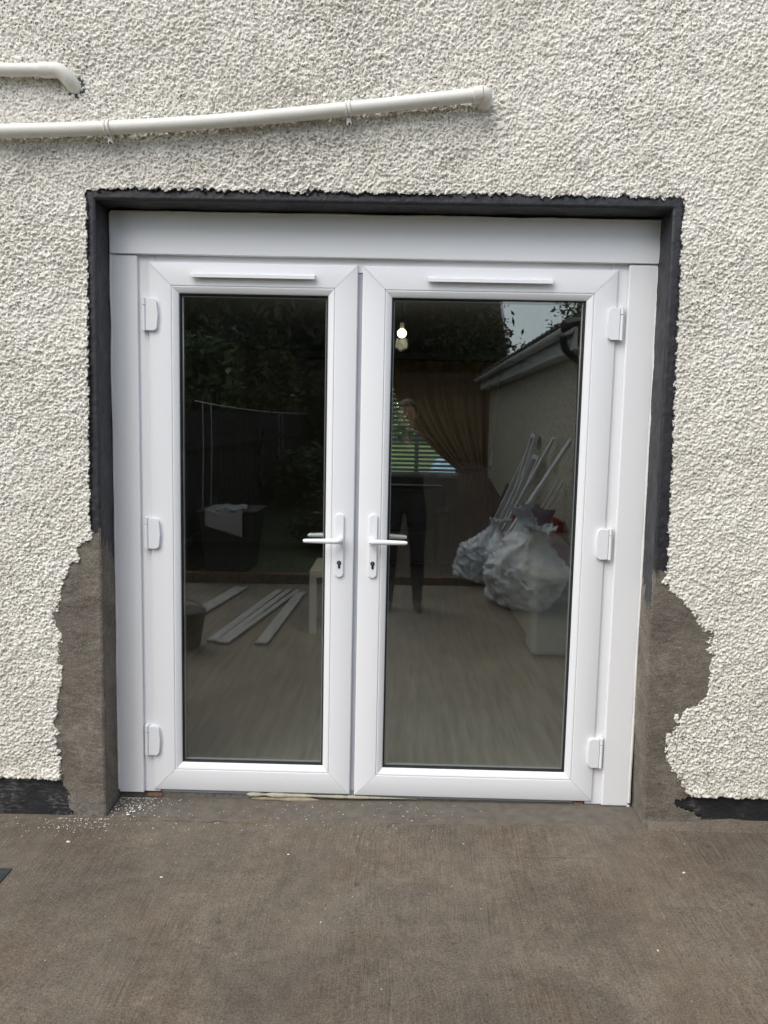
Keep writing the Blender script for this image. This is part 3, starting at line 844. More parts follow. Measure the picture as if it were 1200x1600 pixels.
        for k in range(4):
            path.append((bxp, face + sg * (0.009 + 0.0105 * k), bz0)); rad.append(0.0125 - 0.0010 * k)
        tipx = -0.197 if side < 0 else 0.196
        nseg = 14
        lx0 = bxp
        arc = []
        for k in range(1, 6):
            a = (math.pi / 2) * k / 5
            arc.append((bxp - s * -1 * 0 + (-1 if side < 0 else 1) * 0.014 * (1 - math.cos(a)), face + sg * (0.0405 + 0.012 * math.sin(a)), bz0)); rad.append(0.0105)
        path += arc
        xs_ = path[-1][0]
        for k in range(1, nseg + 1):
            t = k / nseg
            path.append((xs_ + (tipx - xs_) * t, face + sg * (0.0525 - 0.006 * t), bz0 - 0.0015 * t))
            r_ = 0.0105 - 0.0030 * t
            if t > 0.93: r_ *= 0.72
            rad.append(r_)
        lv = MB().tube(path, rad, 18)
        rel(lv, org).build('lever', 'upvc_cap', hd, 0, smooth=True)
        if sg < 0:
            kz = 0.9835; kp = []
            for k in range(20):
                a = -math.pi / 2 + 0.52 + (2 * math.pi - 1.04) * k / 19
                kp.append((px + 0.0082 * math.cos(a), kz + 0.0082 * math.sin(a)))
            kp += [(px - 0.0041, kz - 0.020), (px, kz - 0.0225), (px + 0.0041, kz - 0.020)]
            rel(MB().prism(kp, face - 0.0125, face - 0.004), org).build('lock_cylinder', 'darkmetal', hd, 0.0006)
            rel(MB().box((px - 0.0009, face - 0.0132, kz - 0.0055), (px + 0.0009, face - 0.0122, kz + 0.0055)), org).build('key_slot', 'spacer', hd)
    return L
leaf(-0.788, -0.0085, 0.050, 2.096, -1, 'narrower white glazed door leaf hinged on the left, its lever pointing left')
leaf(0.0090, 0.9503, 0.048, 2.094, 1, 'wider white glazed door leaf hinged on the right, its lever pointing right')

# ------------------------------------------------------------------ waste pipes
def interp(pts, n):
    pts = np.array(pts, float); d = np.r_[0, np.cumsum(np.linalg.norm(np.diff(pts, axis=0), axis=1))]
    # Catmull-Rom through the points
    out = []
    for t in np.linspace(0, d[-1], n):
        i = min(np.searchsorted(d, t, 'right') - 1, len(pts) - 2); u = (t - d[i]) / (d[i + 1] - d[i])
        p0 = pts[max(i - 1, 0)]; p1 = pts[i]; p2 = pts[i + 1]; p3 = pts[min(i + 2, len(pts) - 1)]
        out.append(tuple(0.5 * ((2 * p1) + (-p0 + p2) * u + (2 * p0 - 5 * p1 + 4 * p2 - p3) * u * u + (-p0 + 3 * p1 - 3 * p2 + p3) * u ** 3)))
    return out
PY = -0.047
pz = thing('waste_pipe', 'long sagging cream waste pipe rising to the right above the doors', 'pipe', (0.41, -0.02, 2.63), 'cream waste pipes on the wall')
po = (0.41, -0.02, 2.63)
axis = [(-2.6, PY, 2.450), (-1.9, PY, 2.462), (-1.2401, PY, 2.4861), (-0.8636, PY, 2.5021), (-0.467, PY, 2.5309), (-0.0427, PY, 2.5758), (0.385, PY, 2.6260)]
path = interp(axis, 70)
rel(MB().tube(path, 0.0225, 24), po).build('pipe', 'pipe', pz, 0, smooth=True)
e0 = Vector(path[-1]); ed = (Vector(path[-1]) - Vector(path[-2])).normalized()
sock = [e0 - ed * 0.004, e0 - ed * 0.0035, e0 + ed * 0.026]
mb = MB().tube(sock, [0.0228, 0.0276, 0.0276], 24)
el = []
for k in range(10):
    a = (math.pi / 2) * k / 9
    el.append(e0 + ed * (0.026 + 0.010 * math.sin(a)) + Vector((0, 1, 0)) * 0.010 * (1 - math.cos(a)) - Vector((0, 0, 1)) * 0.012 * (1 - math.cos(a)))
el.append(el[-1] + Vector((0, 0.06, -0.008)))
mb.tube(el, 0.0268, 24)
rel(mb, po).build('elbow', 'pipe', pz, 0, smooth=True)
def clip(at, d, nm='pipe_clip'):
    at = Vector(at); d = Vector(d).normalized()
    mb = MB()
    for off in (-0.0065, 0.0065):
        pts = []
        a_ = Vector((0, -1, 0)); b_ = d.cross(a_).normalized()
        if b_.z < 0: b_ = -b_
        for k in range(25):
            a = -2.2 + 4.4 * k / 24
            pts.append(at + d * off + (a_ * math.cos(a) + b_ * math.sin(a)) * 0.0248)
        mb.tube(pts, 0.0030, 8)
    pts = []
    for k in range(25):
        a = -2.2 + 4.4 * k / 24
        pts.append((a_ * math.cos(a) + b_ * math.sin(a)))
    P = [[tuple(at + d * o + p * 0.0242) for p in pts] for o in (-0.0065, 0.0065)]
    mb.grid(P)
    foot = at + Vector((0.005, 0.012, -0.047))
    mb.tube([at + Vector((0.002, 0.006, -0.025)), at + Vector((0.003, 0.012, -0.036)), foot], [0.0075, 0.0085, 0.0095], 12)
    mb.box((at.x - 0.007, at.y + 0.012, at.z - 0.030), (at.x + 0.010, 0.0, at.z + 0.012))
    c = rel(mb, po).build(nm, 'pipe', pz, 0, smooth=True)
    sc_ = MB().tube([foot + Vector((0, -0.010, 0)), foot + Vector((0, -0.002, 0))], 0.0042, 10)
    rel(sc_, po).build('screw', 'darkmetal', c)
clip((-0.8636, PY, 2.5021), (1, 0, 0.065))
clip((-0.0427, PY, 2.5758), (1, 0, 0.11))
PY2 = -0.042
p2 = thing('waste_pipe', 'short cream waste pipe turning into a hole at the upper left', 'pipe', (-1.0, -0.02, 2.66), 'cream waste pipes on the wall')
po2 = (-1.0, -0.02, 2.66)
rel(MB().tube([(-2.6, PY2, 2.684), (-1.07, PY2, 2.689)], 0.0208, 24), po2).build('pipe', 'pipe', p2, 0, smooth=True)
mb = MB().tube([(-1.092, PY2, 2.689), (-1.0915, PY2, 2.689), (-1.058, PY2, 2.689)], [0.0212, 0.0252, 0.0252], 24)
pth = interp([(-1.06, PY2, 2.689), (-1.035, PY2, 2.688), (-1.015, PY2 + 0.004, 2.678), (-0.999, PY2 + 0.014, 2.660), (-0.990, PY2 + 0.034, 2.648), (-0.985, PY2 + 0.07, 2.640)], 18)
mb.tube(pth, 0.0246, 24)
rel(mb, po2).build('elbow', 'pipe', p2, 0, smooth=True)
# dark ragged hole where the short pipe goes through the wall
ho = []
for k in range(26):
    a = 2 * math.pi * k / 26; r = 0.028 + 0.009 * random.random()
    ho.append((-0.984 + r * math.cos(a), 2.646 + 1.05 * r * math.sin(a)))
tag(MB().prism(ho, -0.0125, 0.01).build('pipe_hole', 'gasket', wall))

# ------------------------------------------------------------------ drain cover corner
dz0 = ground_z(-1.2)
dc = thing('drain_cover', 'dark grey drain cover corner set in the concrete at the left edge', 'drain cover', (-1.35, -0.47, dz0))
mb = MB().box((-1.56, -0.62, dz0 - 0.02), (-1.112, -0.367, dz0 + 0.006)); rel(mb, (-1.35, -0.47, dz0)).build('cover_plate', 'slate', dc, 0.004)
mb = MB()
for k in range(7): mb.box((-1.53, -0.60 + k * 0.032, dz0 + 0.006), (-1.14, -0.588 + k * 0.032, dz0 + 0.0085))
rel(mb, (-1.35, -0.47, dz0)).build('grip_ribs', 'slate', dc)

# ------------------------------------------------------------------ plaster crumbs swept about the doorway
rng = np.random.default_rng(5)
Vs, Fs = [], []
def crumb(x, y, z, r):
    base = len(Vs)
    a = rng.uniform(0, 6.28); n = 5
    sx, sy = rng.uniform(0.6, 1.5), rng.uniform(0.5, 1.0)
    for k in range(n):
        t = a + 2 * math.pi * k / n; q = r * rng.uniform(0.7, 1.2)
        ox, oy = q * math.cos(t) * sx, q * math.sin(t) * sy
        Vs.append((x + ox * math.cos(a) - oy * math.sin(a), y + ox * math.sin(a) + oy * math.cos(a), z + r * rng.uniform(-0.1, 0.2)))
    Vs.append((x + rng.normal(0, r * 0.2), y + rng.normal(0, r * 0.2), z + r * rng.uniform(0.5, 0.9)))
    Fs.extend([(base + k, base + (k + 1) % n, base + n) for k in range(n)])
def zz_(x, y): return ground_z(x) + (0.010 if (y > -0.02 and XL < x < XR) else 0.001)
for _ in range(230):
    x = XL + 0.012 + abs(rng.normal(0, 0.10)); y = min(0.128, 0.095 + rng.normal(0, 0.05)); crumb(x, y, zz_(x, y), rng.uniform(0.0012, 0.0036))
for _ in range(210):
    x = rng.uniform(-0.9, 0.55) - 0.25 * rng.random(); y = rng.uniform(-0.09, 0.12); crumb(max(x, XL + 0.02) if y > -0.02 else x, y, zz_(x, y), rng.uniform(0.001, 0.0030))
for _ in range(150):
    x = -1.03 + rng.normal(0, 0.10); y = -0.06 + rng.normal(0, 0.05); y = min(y, -0.025); crumb(x, y, zz_(x, y), rng.uniform(0.001, 0.0034))
for _ in range(260):
    x = rng.uniform(-1.3, 1.3) if rng.random() < 0.35 else rng.normal(-0.5, 0.5); y = -0.05 - abs(rng.normal(0, 0.45)); crumb(x, y, zz_(x, y), rng.uniform(0.0007, 0.0021))
for _ in range(12):
    x = XL + 0.02 + rng.random() * 0.10; y = 0.02 + rng.normal(0, 0.02); crumb(x, y, zz_(x, y), rng.uniform(0.004, 0.0065))
for (x, y, r) in ((-1.0, -0.19, 0.008), (-0.60, -0.40, 0.005), (-0.05, -0.62, 0.005), (0.93, -0.72, 0.005), (-0.20, -0.25, 0.004), (1.15, -0.32, 0.0045), (0.42, -0.16, 0.004)):
    crumb(x, y, zz_(x, y), r)
o = np_mesh('plaster_crumbs', np.array(Vs), np.array(Fs), 'crumb')
tag(o, 'white plaster crumbs strewn over the concrete below the doors', 'debris', kind='stuff')

# ------------------------------------------------------------------ the room behind the glass
RX0, RX1, RY0, RY1, RZ = -2.6, 2.35, 0.235, 6.85, 2.42
tag(MB().box((RX0, 0.20, -0.12), (RX1, RY1, 0.035)).build('room_floor', 'laminate'), kind='structure')
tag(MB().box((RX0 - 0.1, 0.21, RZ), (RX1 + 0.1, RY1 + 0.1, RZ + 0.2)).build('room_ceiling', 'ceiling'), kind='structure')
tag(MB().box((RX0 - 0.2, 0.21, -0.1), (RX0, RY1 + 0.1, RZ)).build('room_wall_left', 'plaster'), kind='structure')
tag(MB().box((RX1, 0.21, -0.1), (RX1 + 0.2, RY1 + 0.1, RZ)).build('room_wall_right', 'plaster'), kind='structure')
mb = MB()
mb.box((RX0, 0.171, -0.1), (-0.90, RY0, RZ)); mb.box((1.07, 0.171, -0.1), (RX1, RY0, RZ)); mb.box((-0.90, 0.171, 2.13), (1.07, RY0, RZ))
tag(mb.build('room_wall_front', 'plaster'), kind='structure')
WX0, WX1, WZ0, WZ1 = -0.55, 1.35, 0.90, 2.12
mb = MB()
mb.box((RX0, RY1, -0.1), (WX0, RY1 + 0.25, RZ)); mb.box((WX1, RY1, -0.1), (RX1, RY1 + 0.25, RZ))
mb.box((WX0, RY1, -0.1), (WX1, RY1 + 0.25, WZ0)); mb.box((WX0, RY1, WZ1), (WX1, RY1 + 0.25, RZ))
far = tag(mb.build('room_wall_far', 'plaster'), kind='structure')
mb = MB()
for a, b in (((WX0, WZ0), (WX0 + 0.06, WZ1)), ((WX1 - 0.06, WZ0), (WX1, WZ1)), ((WX0 + 0.06, WZ0), (WX1 - 0.06, WZ0 + 0.06)), ((WX0 + 0.06, WZ1 - 0.06), (WX1 - 0.06, WZ1)), ((0.38, WZ0 + 0.06), (0.43, WZ1 - 0.06))):
    mb.box((a[0], RY1 + 0.12, a[1]), (b[0], RY1 + 0.18, b[1]))
wf = mb.build('window_frame', 'upvc', far)
MB().grid([[(WX0 + 0.05, RY1 + 0.15, WZ0 + 0.05), (WX1 - 0.05, RY1 + 0.15, WZ0 + 0.05)], [(WX0 + 0.05, RY1 + 0.15, WZ1 - 0.05), (WX1 - 0.05, RY1 + 0.15, WZ1 - 0.05)]]).build('window_pane', 'glass', wf)

bl = thing('venetian_blind', 'white slatted blind hanging across the far window inside the room', 'blind', (0.4, RY1 + 0.05, WZ1 - 0.03))
MB().box((-0.93, -0.03, 0), (0.93, 0.03, 0.04)).build('head_rail', 'slat', bl)
sm = MB()
sm.box((-0.92, -0.022, -0.001), (0.92, 0.022, 0.001), Matrix.Rotation(math.radians(40), 4, 'X'))
first = sm.build('slat', 'slat', bl, loc=(0, 0, -0.04))
for k in range(1, 22):
    q = first.copy(); COL.objects.link(q); q.parent = bl; q.location = (0, 0, -0.04 - 0.053 * k)

# swagged curtain
def curtain():
    nu, nv = 90, 80
    P = np.zeros((nv, nu, 3))
    for j in range(nv):
        v = j / (nv - 1); z = 2.30 - 2.22 * v
        if z > 1.0:
            t = (2.30 - z) / 1.30
            xi = 0.04 + 0.86 * t ** 2.0; xo = 1.36 - 0.10 * t ** 2.2
        else:
            t = min(1.0, (1.0 - z) / 0.5)
            xi = 0.90 - 0.03 * t; xo = 1.27 + 0.06 * t
        u = np.linspace(0, 1, nu)
        P[j, :, 0] = xi + (xo - xi) * u
        P[j, :, 1] = 6.55 + 0.035 * np.sin(u * 2 * math.pi * 11 + 0.6 * math.sin(v * 5)) + 0.02 * np.sin(u * 2 * math.pi * 5 + 2 * v)
        P[j, :, 2] = z - 0.10 * u * (1 - t if z > 1.0 else 0) * 0
    return MB().grid(P)
ct = thing('curtain', 'brown curtain tied back across the far window', 'curtain', (1.1, 6.55, 0.05))
rel(curtain(), (1.1, 6.55, 0.05)).build('drape', 'curtain', ct, 0, smooth=True)
rel(MB().tube([(0.87 + 0.42 * t, 6.55 - 0.075 * math.sin(math.pi * t), 1.0 + 0.05 * t) for t in np.linspace(0, 1, 12)], 0.018, 8), (1.1, 6.55, 0.05)).build('tie_back', 'curtain', ct, 0, smooth=True)
rel(MB().tube([(-0.9, 6.58, 2.31), (1.75, 6.58, 2.31)], 0.014, 8), (1.1, 6.55, 0.05)).build('curtain_rod', 'darkmetal', ct, 0, smooth=True)

# pendant lamp, lit
lx, ly, lz = 0.166, 2.0, 2.075
lp = thing('pendant_lamp', 'lit round bulb hanging from the ceiling inside the room', 'lamp', (lx, ly, lz))
mb = MB()
for i in range(9):
    pass
sph_path = [(0, 0, -0.027 + 0.054 * i / 12) for i in range(13)]
rad = [max(0.002, math.sqrt(max(0, 0.027 ** 2 - p[2] ** 2))) for p in sph_path]
MB().tube(sph_path, rad, 20).build('bulb', 'bulb', lp, 0, smooth=True)
MB().tube([(0, 0, 0.026), (0, 0, 0.062)], 0.013, 14).build('lamp_holder', 'upvc_cap', lp, 0, smooth=True)
MB().tube([(0, 0, 0.062), (0, 0, RZ - lz)], 0.002, 8).build('cord', 'blackplastic', lp, 0, smooth=True)
pl = bpy.data.lights.new('bulb_light', 'POINT'); pl.energy = 13; pl.color = (1, 0.84, 0.64); pl.shadow_soft_size = 0.04
plo = bpy.data.objects.new('bulb_light', pl); COL.objects.link(plo); plo.parent = lp; plo.location = (0, 0, -0.06)

# side table
tb = thing('side_table', 'small white square table standing on the floor behind the doors', 'table', (-0.17, 2.85, 0.035))
MB().box((-0.275, -0.275, 0.405), (0.275, 0.275, 0.455)).build('table_top', 'tablewhite', tb, 0.003)
lg = MB().box((-0.025, -0.025, 0), (0.025, 0.025, 0.4045)).build('leg', 'tablewhite', tb, 0.002, loc=(-0.25, -0.25, 0))
for q in ((0.25, -0.25), (-0.25, 0.25), (0.25, 0.25)):
    l2 = lg.copy(); COL.objects.link(l2); l2.parent = tb; l2.location = (q[0], q[1], 0)

# sofa along the right wall
so = thing('sofa', 'pale grey sofa with broad arm along the right of the room', 'sofa', (1.5, 3.1, 0.035))
MB().box((-0.42, -0.78, 0.03), (0.72, 0.78, 0.38)).build('seat_base', 'sofa', so, 0.03, 3)
MB().box((-0.46, -1.02, 0.02), (0.74, -0.785, 0.57)).build('arm', 'sofa', so, 0.045, 4)
MB().box((-0.46, 0.785, 0.02), (0.74, 1.02, 0.57)).build('arm', 'sofa', so, 0.045, 4)
MB().box((0.46, -0.78, 0.385), (0.74, 0.78, 0.80)).build('backrest', 'sofa', so, 0.05, 4)
MB().box((-0.44, -0.775, 0.385), (0.455, 0.775, 0.50)).build('seat_cushion', 'sofa', so, 0.05, 4)
cu = tag(MB().box((-0.2, -0.07, -0.2), (0.2, 0.07, 0.2)).build('cushion', 'cushion', None, 0.06, 4, loc=(1.62, 2.60, 0.75)), 'dark patterned cushion on the pale grey sofa', 'cushion')
cu.rotation_euler = (0.3, 0.2, 0.5)

# dark armchair in front of the far window
ac = thing('armchair', 'black armchair with its back to the far window', 'armchair', (0.12, 5.6, 0.035))
MB().box((-0.45, -0.4, 0.06), (0.45, 0.3, 0.42)).build('seat', 'armchair', ac, 0.05, 3)
MB().box((-0.52, 0.16, 0.10), (0.60, 0.42, 0.84)).build('backrest', 'armchair', ac, 0.07, 4)
for x in (-0.56, 0.46):
    MB().box((x, -0.42, 0.06), (x + 0.16, 0.14, 0.62)).build('arm', 'armchair', ac, 0.05, 3)

# front garden beyond the far window
mb = MB(); mb.grid([[(x, y, -0.06 + 0.085 * (y - 7.2)) for x in np.linspace(-30, 30, 8)] for y in np.linspace(7.2, 60, 8)])
tag(mb.build('front_lawn', 'front_grass'), kind='structure')

def leaf_cloud(center, radii, n, size, seed, clumps=40, flat=0.0):
    rg = np.random.default_rng(seed)
    d = rg.normal(size=(clumps, 3)); d /= np.linalg.norm(d, axis=1)[:, None]
    rr = rg.uniform(0.45, 1.0, clumps)[:, None]
    cc = d * rr * np.array(radii)
    cs = rg.uniform(0.16, 0.36, clumps)
    k = rg.integers(0, clumps, n)
    p = cc[k] + rg.normal(size=(n, 3)) * (cs[k][:, None] * np.array(radii)) * 0.75
    p += np.array(center)
    a = rg.normal(size=(n, 3)); a /= np.linalg.norm(a, axis=1)[:, None]
    b_ = np.cross(a, rg.normal(size=(n, 3))); b_ /= np.linalg.norm(b_, axis=1)[:, None]
    s = (size * rg.uniform(0.5, 1.3, n))[:, None]
    V = np.stack([p - a * s, p + b_ * s * 0.45, p + a * s, p - b_ * s * 0.45], 1).reshape(-1, 3)
    F = np.arange(n * 4).reshape(n, 4)
    return V, F
def tree(name, label, x, y, z0, h, radii, n, size, seed, leafm, cat='tree', group='trees and shrubs of the back garden', trunk_r=0.12, clumps=46):
    t = thing(name, label, cat, (x, y, z0), group)
    rg = random.Random(seed)
    cz_ = h - radii[2] * 0.9
    mb = MB()
    mb.tube([(0, 0, 0), (0.05, 0.03, cz_ * 0.5), (0.0, 0.06, cz_), (0.05, 0, h * 0.9)], [trunk_r, trunk_r * 0.8, trunk_r * 0.5, trunk_r * 0.12], 9)
    mb.build('trunk', 'bark', t, 0, smooth=True)
    for k in range(6):
        a = rg.uniform(0, 6.28); s_ = rg.uniform(0.3, 0.75); zb = cz_ * rg.uniform(0.55, 1.0)
        mb = MB().tube([(0, 0.03, zb), (radii[0] * 0.4 * s_ * math.cos(a), radii[1] * 0.4 * s_ * math.sin(a), zb + radii[2] * 0.4), (radii[0] * s_ * math.cos(a), radii[1] * s_ * math.sin(a), zb + radii[2] * 0.75)], [trunk_r * 0.45, trunk_r * 0.3, trunk_r * 0.08], 7)
        mb.build('limb', 'bark', t, 0, smooth=True)
    V, F = leaf_cloud((0, 0, cz_), radii, n, size, seed, clumps)
    np_mesh('crown', V, F, leafm, t)
    return t
V, F = leaf_cloud((0, 0, 1.3), (9, 0.7, 1.6), 9000, 0.11, 3, 90)
hd = thing('hedge', 'clipped green hedge beyond the far window', 'hedge', (0, 21, 1.0)); np_mesh('foliage', V, F, 'leaf_green', hd)

P = np.zeros((20, 28, 3))
for i in range(20):
    for j in range(28):
        u = i / 19; v = j / 27
        hgt = 0.80 * min(1, 6 * u, 6 * (1 - u)) * min(1, 5 * v, 2.2 * (1 - v) + 0.02)
        P[i, j] = (0.50 + 1.6 * v, 10.0 + 0.9 * u, 0.16 + 0.085 * 0.9 * u + hgt + 0.03 * math.sin(9 * v + 4 * u))
cr = MB().grid(P).build('garden_cover', 'bluecar', None, 0, smooth=True)
tag(cr, 'pale blue cover over a low heap outside the far window', 'cover')

# ------------------------------------------------------------------ garden behind the photographer (seen mirrored in the panes)
# garage with pebbledash side wall, white fascia and sheet roof
GX0, GY0, GY1 = 1.80, -3.75, -10.9
ga = thing('garage', 'pebbledashed garage with white fascia and dark sheet roof beside the garden', 'garage', (GX0, GY0, 0))
def gpart(mb, nm, mat, bv=0.0, sm=False): return rel(mb, (GX0, GY0, 0)).build(nm, mat, ga, bv, 2, sm)
gpart(MB().box((GX0, GY1, -0.1), (5.2, GY0, 2.30)), 'wall', 'pebbledash')
gpart(MB().box((GX0 - 0.16, GY1 - 0.1, 2.20), (GX0 - 0.13, GY0 + 0.12, 2.39)), 'fascia', 'whitepaint', 0.003)
gpart(MB().box((GX0 - 0.13, GY1 - 0.1, 2.20), (GX0, GY0 + 0.12, 2.22)), 'soffit', 'whitepaint')
gut = MB(); n = 10
P = [[(GX0 - 0.225 + 0.055 * math.cos(math.pi + math.pi * k / n), y, 2.375 + 0.055 * math.sin(math.pi + math.pi * k / n)) for k in range(n + 1)] for y in (GY1 - 0.1, GY0 + 0.12)]
gpart(MB().grid(P), 'gutter', 'whitepaint', 0, True)
gpart(MB().tube([(GX0 - 0.225, GY0 - 0.05, 2.33), (GX0 - 0.20, GY0 - 0.06, 2.22), (GX0 - 0.05, GY0 - 0.06, 2.08), (GX0 - 0.05, GY0 - 0.06, 0.1)], 0.034, 12), 'downpipe', 'blackplastic', 0, True)
P = np.zeros((120, 8, 3))
for i, y in enumerate(np.linspace(GY1 - 0.15, GY0 + 0.18, 120)):
    for j, x in enumerate(np.linspace(GX0 - 0.25, 5.3, 8)):
        P[i, j] = (x, y, 2.43 + 0.20 * (x - GX0 + 0.25) + 0.022 * math.sin(i * 2 * math.pi / 4))
gpart(MB().grid(P), 'roof', 'asbestos', 0, True)

# left side fence and far fence: each board its own piece
def fence(nm, label, p0, p1, z0, z1, h, mat, bw_=0.14):
    p0 = Vector(p0); p1 = Vector(p1); Ln = (p1 - p0).length; d = (p1 - p0) / Ln; ang_ = math.atan2(d.y, d.x)
    f = thing(nm, label, 'fence', (p0.x, p0.y, 0)); f.rotation_euler = (0, 0, ang_)
    bm_ = MB().box((0.004, -0.010, 0), (bw_ - 0.004, 0.010, 1.0)).build('board', mat, f)
    nbd = int(Ln / bw_)
    for k in range(nbd):
        o = bm_ if k == 0 else bm_.copy()
        if k: COL.objects.link(o); o.parent = f
        t = k / nbd
        o.location = (k * bw_, 0.004 * (k % 2), z0 + (z1 - z0) * t - 0.04)
        o.scale = (1, 1, h + 0.04 + random.uniform(-0.015, 0.015))
    for zr in (0.35, h - 0.35):
        P0 = (0, 0.014, z0 + zr - 0.04); P1 = (Ln, 0.014, z1 + zr - 0.04)
        MB().add([P0, (P0[0], 0.06, P0[2]), (P0[0], 0.06, P0[2] + 0.08), (P0[0], 0.014, P0[2] + 0.08), P1, (P1[0], 0.06, P1[2]), (P1[0], 0.06, P1[2] + 0.08), (P1[0], 0.014, P1[2] + 0.08)],
                 [(0, 1, 2, 3), (4, 7, 6, 5), (0, 4, 5, 1), (1, 5, 6, 2), (2, 6, 7, 3), (3, 7, 4, 0)]).build('arris_rail', mat, f)
    return f
fence('board_fence', 'dark board fence along the left side of the garden', (-1.86, -4.35), (-1.75, -13.6), 0.0, 0.10, 1.63, 'fence_dark')
fence('board_fence', 'brown board fence across the far end of the garden', (-1.73, -13.6), (4.6, -13.6), 0.72, 0.72, 1.95, 'fence')
# brick edging where the patio meets the lawn
ed = thing('brick_edging', 'low row of bricks edging the lawn beyond the patio', 'edging', (-2.4, -4.25, 0))
bkm = MB().box((0.004, -0.05, -0.02), (0.211, 0.05, 0.085)).build('brick', 'housebrick', ed, 0.004)
for k in range(1, 18):
    o = bkm.copy(); COL.objects.link(o); o.parent = ed; o.location = (k * 0.215, 0, random.uniform(-0.004, 0.004))

# trees, shrubs
G = 'trees and shrubs of the back garden'
tree('conifer_tree', 'tall dark conifer behind the left fence, nearest the house', -3.7, -9.8, 0.3, 7.2, (1.9, 1.9, 3.0), 9000, 0.12, 21, 'leaf_dark')
tree('conifer_tree', 'tall dark tree at the left back corner of the garden', -2.6, -15.2, 0.7, 8.0, (2.5, 2.0, 3.3), 11000, 0.17, 22, 'leaf_dark')
tree('conifer_tree', 'dark bushy tree behind the middle of the far fence', -0.1, -16.6, 0.7, 6.9, (2.2, 1.8, 2.9), 11000, 0.17, 23, 'leaf_dark')
tree('broadleaf_tree', 'olive green bushy tree behind the far fence beside the garage', 1.15, -15.8, 0.7, 3.7, (1.7, 1.3, 1.35), 16000, 0.07, 24, 'leaf_mid')
tree('broadleaf_tree', 'light green tree above the garage roof', 5.7, -17.5, 0.7, 4.9, (1.2, 1.3, 1.6), 9000, 0.08, 25, 'leaf_green')
tree('garden_shrub', 'feathery green shrub growing over the left fence', -2.45, -6.6, 0.1, 2.35, (0.65, 0.6, 0.6), 3500, 0.08, 26, 'leaf_green', 'shrub', trunk_r=0.05)
tree('garden_shrub', 'low leafy shrub at the foot of the far fence', -0.9, -12.9, 0.65, 1.9, (0.9, 0.5, 0.75), 4500, 0.09, 27, 'leaf_mid', 'shrub', trunk_r=0.05)
tree('conifer_tree', 'broad dark tree between the two tall dark trees', -1.5, -18.5, 0.7, 9.0, (3.2, 2.0, 3.6), 10000, 0.2, 28, 'leaf_dark')

tree('garden_shrub', 'weedy clump growing on the lawn by the dark fence', -1.25, -8.6, 0.2, 0.95, (0.4, 0.6, 0.45), 2600, 0.07, 29, 'leaf_green', 'shrub', trunk_r=0.03)
tree('garden_shrub', 'small weedy clump where the lawn meets the patio', -0.75, -6.2, 0.05, 0.55, (0.35, 0.4, 0.28), 1800, 0.05, 30, 'leaf_mid', 'shrub', trunk_r=0.02)
tree('garden_shrub', 'tangled hedge growth over the far end of the dark fence', -2.35, -11.0, 0.3, 2.6, (0.6, 1.8, 0.75), 4500, 0.09, 31, 'leaf_mid', 'shrub', trunk_r=0.05)
# neighbour's house
nh = thing('neighbour_house', 'brown house with tiled roof and white verge beyond the garden', 'house', (-2.0, -24.0, 0.7))
def npart(mb, nm, mat, par=nh): return rel(mb, (-2.0, -24.0, 0.7)).build(nm, mat, par)
npart(MB().box((-9.0, -29.9, 0.5), (3.45, -22.3, 3.3)), 'wall', 'housebrick')
rf = npart(MB().add([(-9.3, -21.9, 3.1), (3.7, -21.9, 3.1), (3.7, -26.1, 6.9), (-9.3, -26.1, 6.9), (-9.3, -30.3, 3.1), (3.7, -30.3, 3.1), (-9.3, -21.9, 2.98), (3.7, -21.9, 2.98), (3.7, -26.1, 6.76), (-9.3, -26.1, 6.76), (-9.3, -30.3, 2.98), (3.7, -30.3, 2.98)],
                    [(0, 1, 2, 3), (3, 2, 5, 4), (6, 9, 8, 7), (9, 10, 11, 8), (0, 6, 7, 1), (4, 5, 11, 10)]), 'roof', 'tile')
for k in range(1, 14):
    t = k / 14.0
    npart(MB().box((-9.3, -21.9 - 4.2 * t - 0.02, 3.1 + 3.8 * t - 0.01), (3.7, -21.9 - 4.2 * t + 0.02, 3.1 + 3.8 * t + 0.03)), 'tile_course', 'tile', rf)
npart(MB().add([(3.70, -21.85, 3.15), (3.78, -21.85, 3.15), (3.78, -26.1, 7.0), (3.70, -26.1, 7.0), (3.70, -21.85, 2.9), (3.78, -21.85, 2.9), (3.78, -26.1, 6.75), (3.70, -26.1, 6.75)], [(0, 1, 2, 3), (4, 7, 6, 5), (0, 4, 5, 1), (1, 5, 6, 2), (2, 6, 7, 3), (3, 7, 4, 0)]), 'bargeboard', 'whitepaint')
for wx in (-6.5, -3.2, 0.6):
    w_ = npart(MB().box((wx, -22.3, 1.3), (wx + 1.4, -22.26, 2.6)), 'window', 'whitepaint')
    npart(MB().box((wx + 0.08, -22.26, 1.38), (wx + 1.32, -22.255, 2.52)), 'pane', 'gasket', w_)

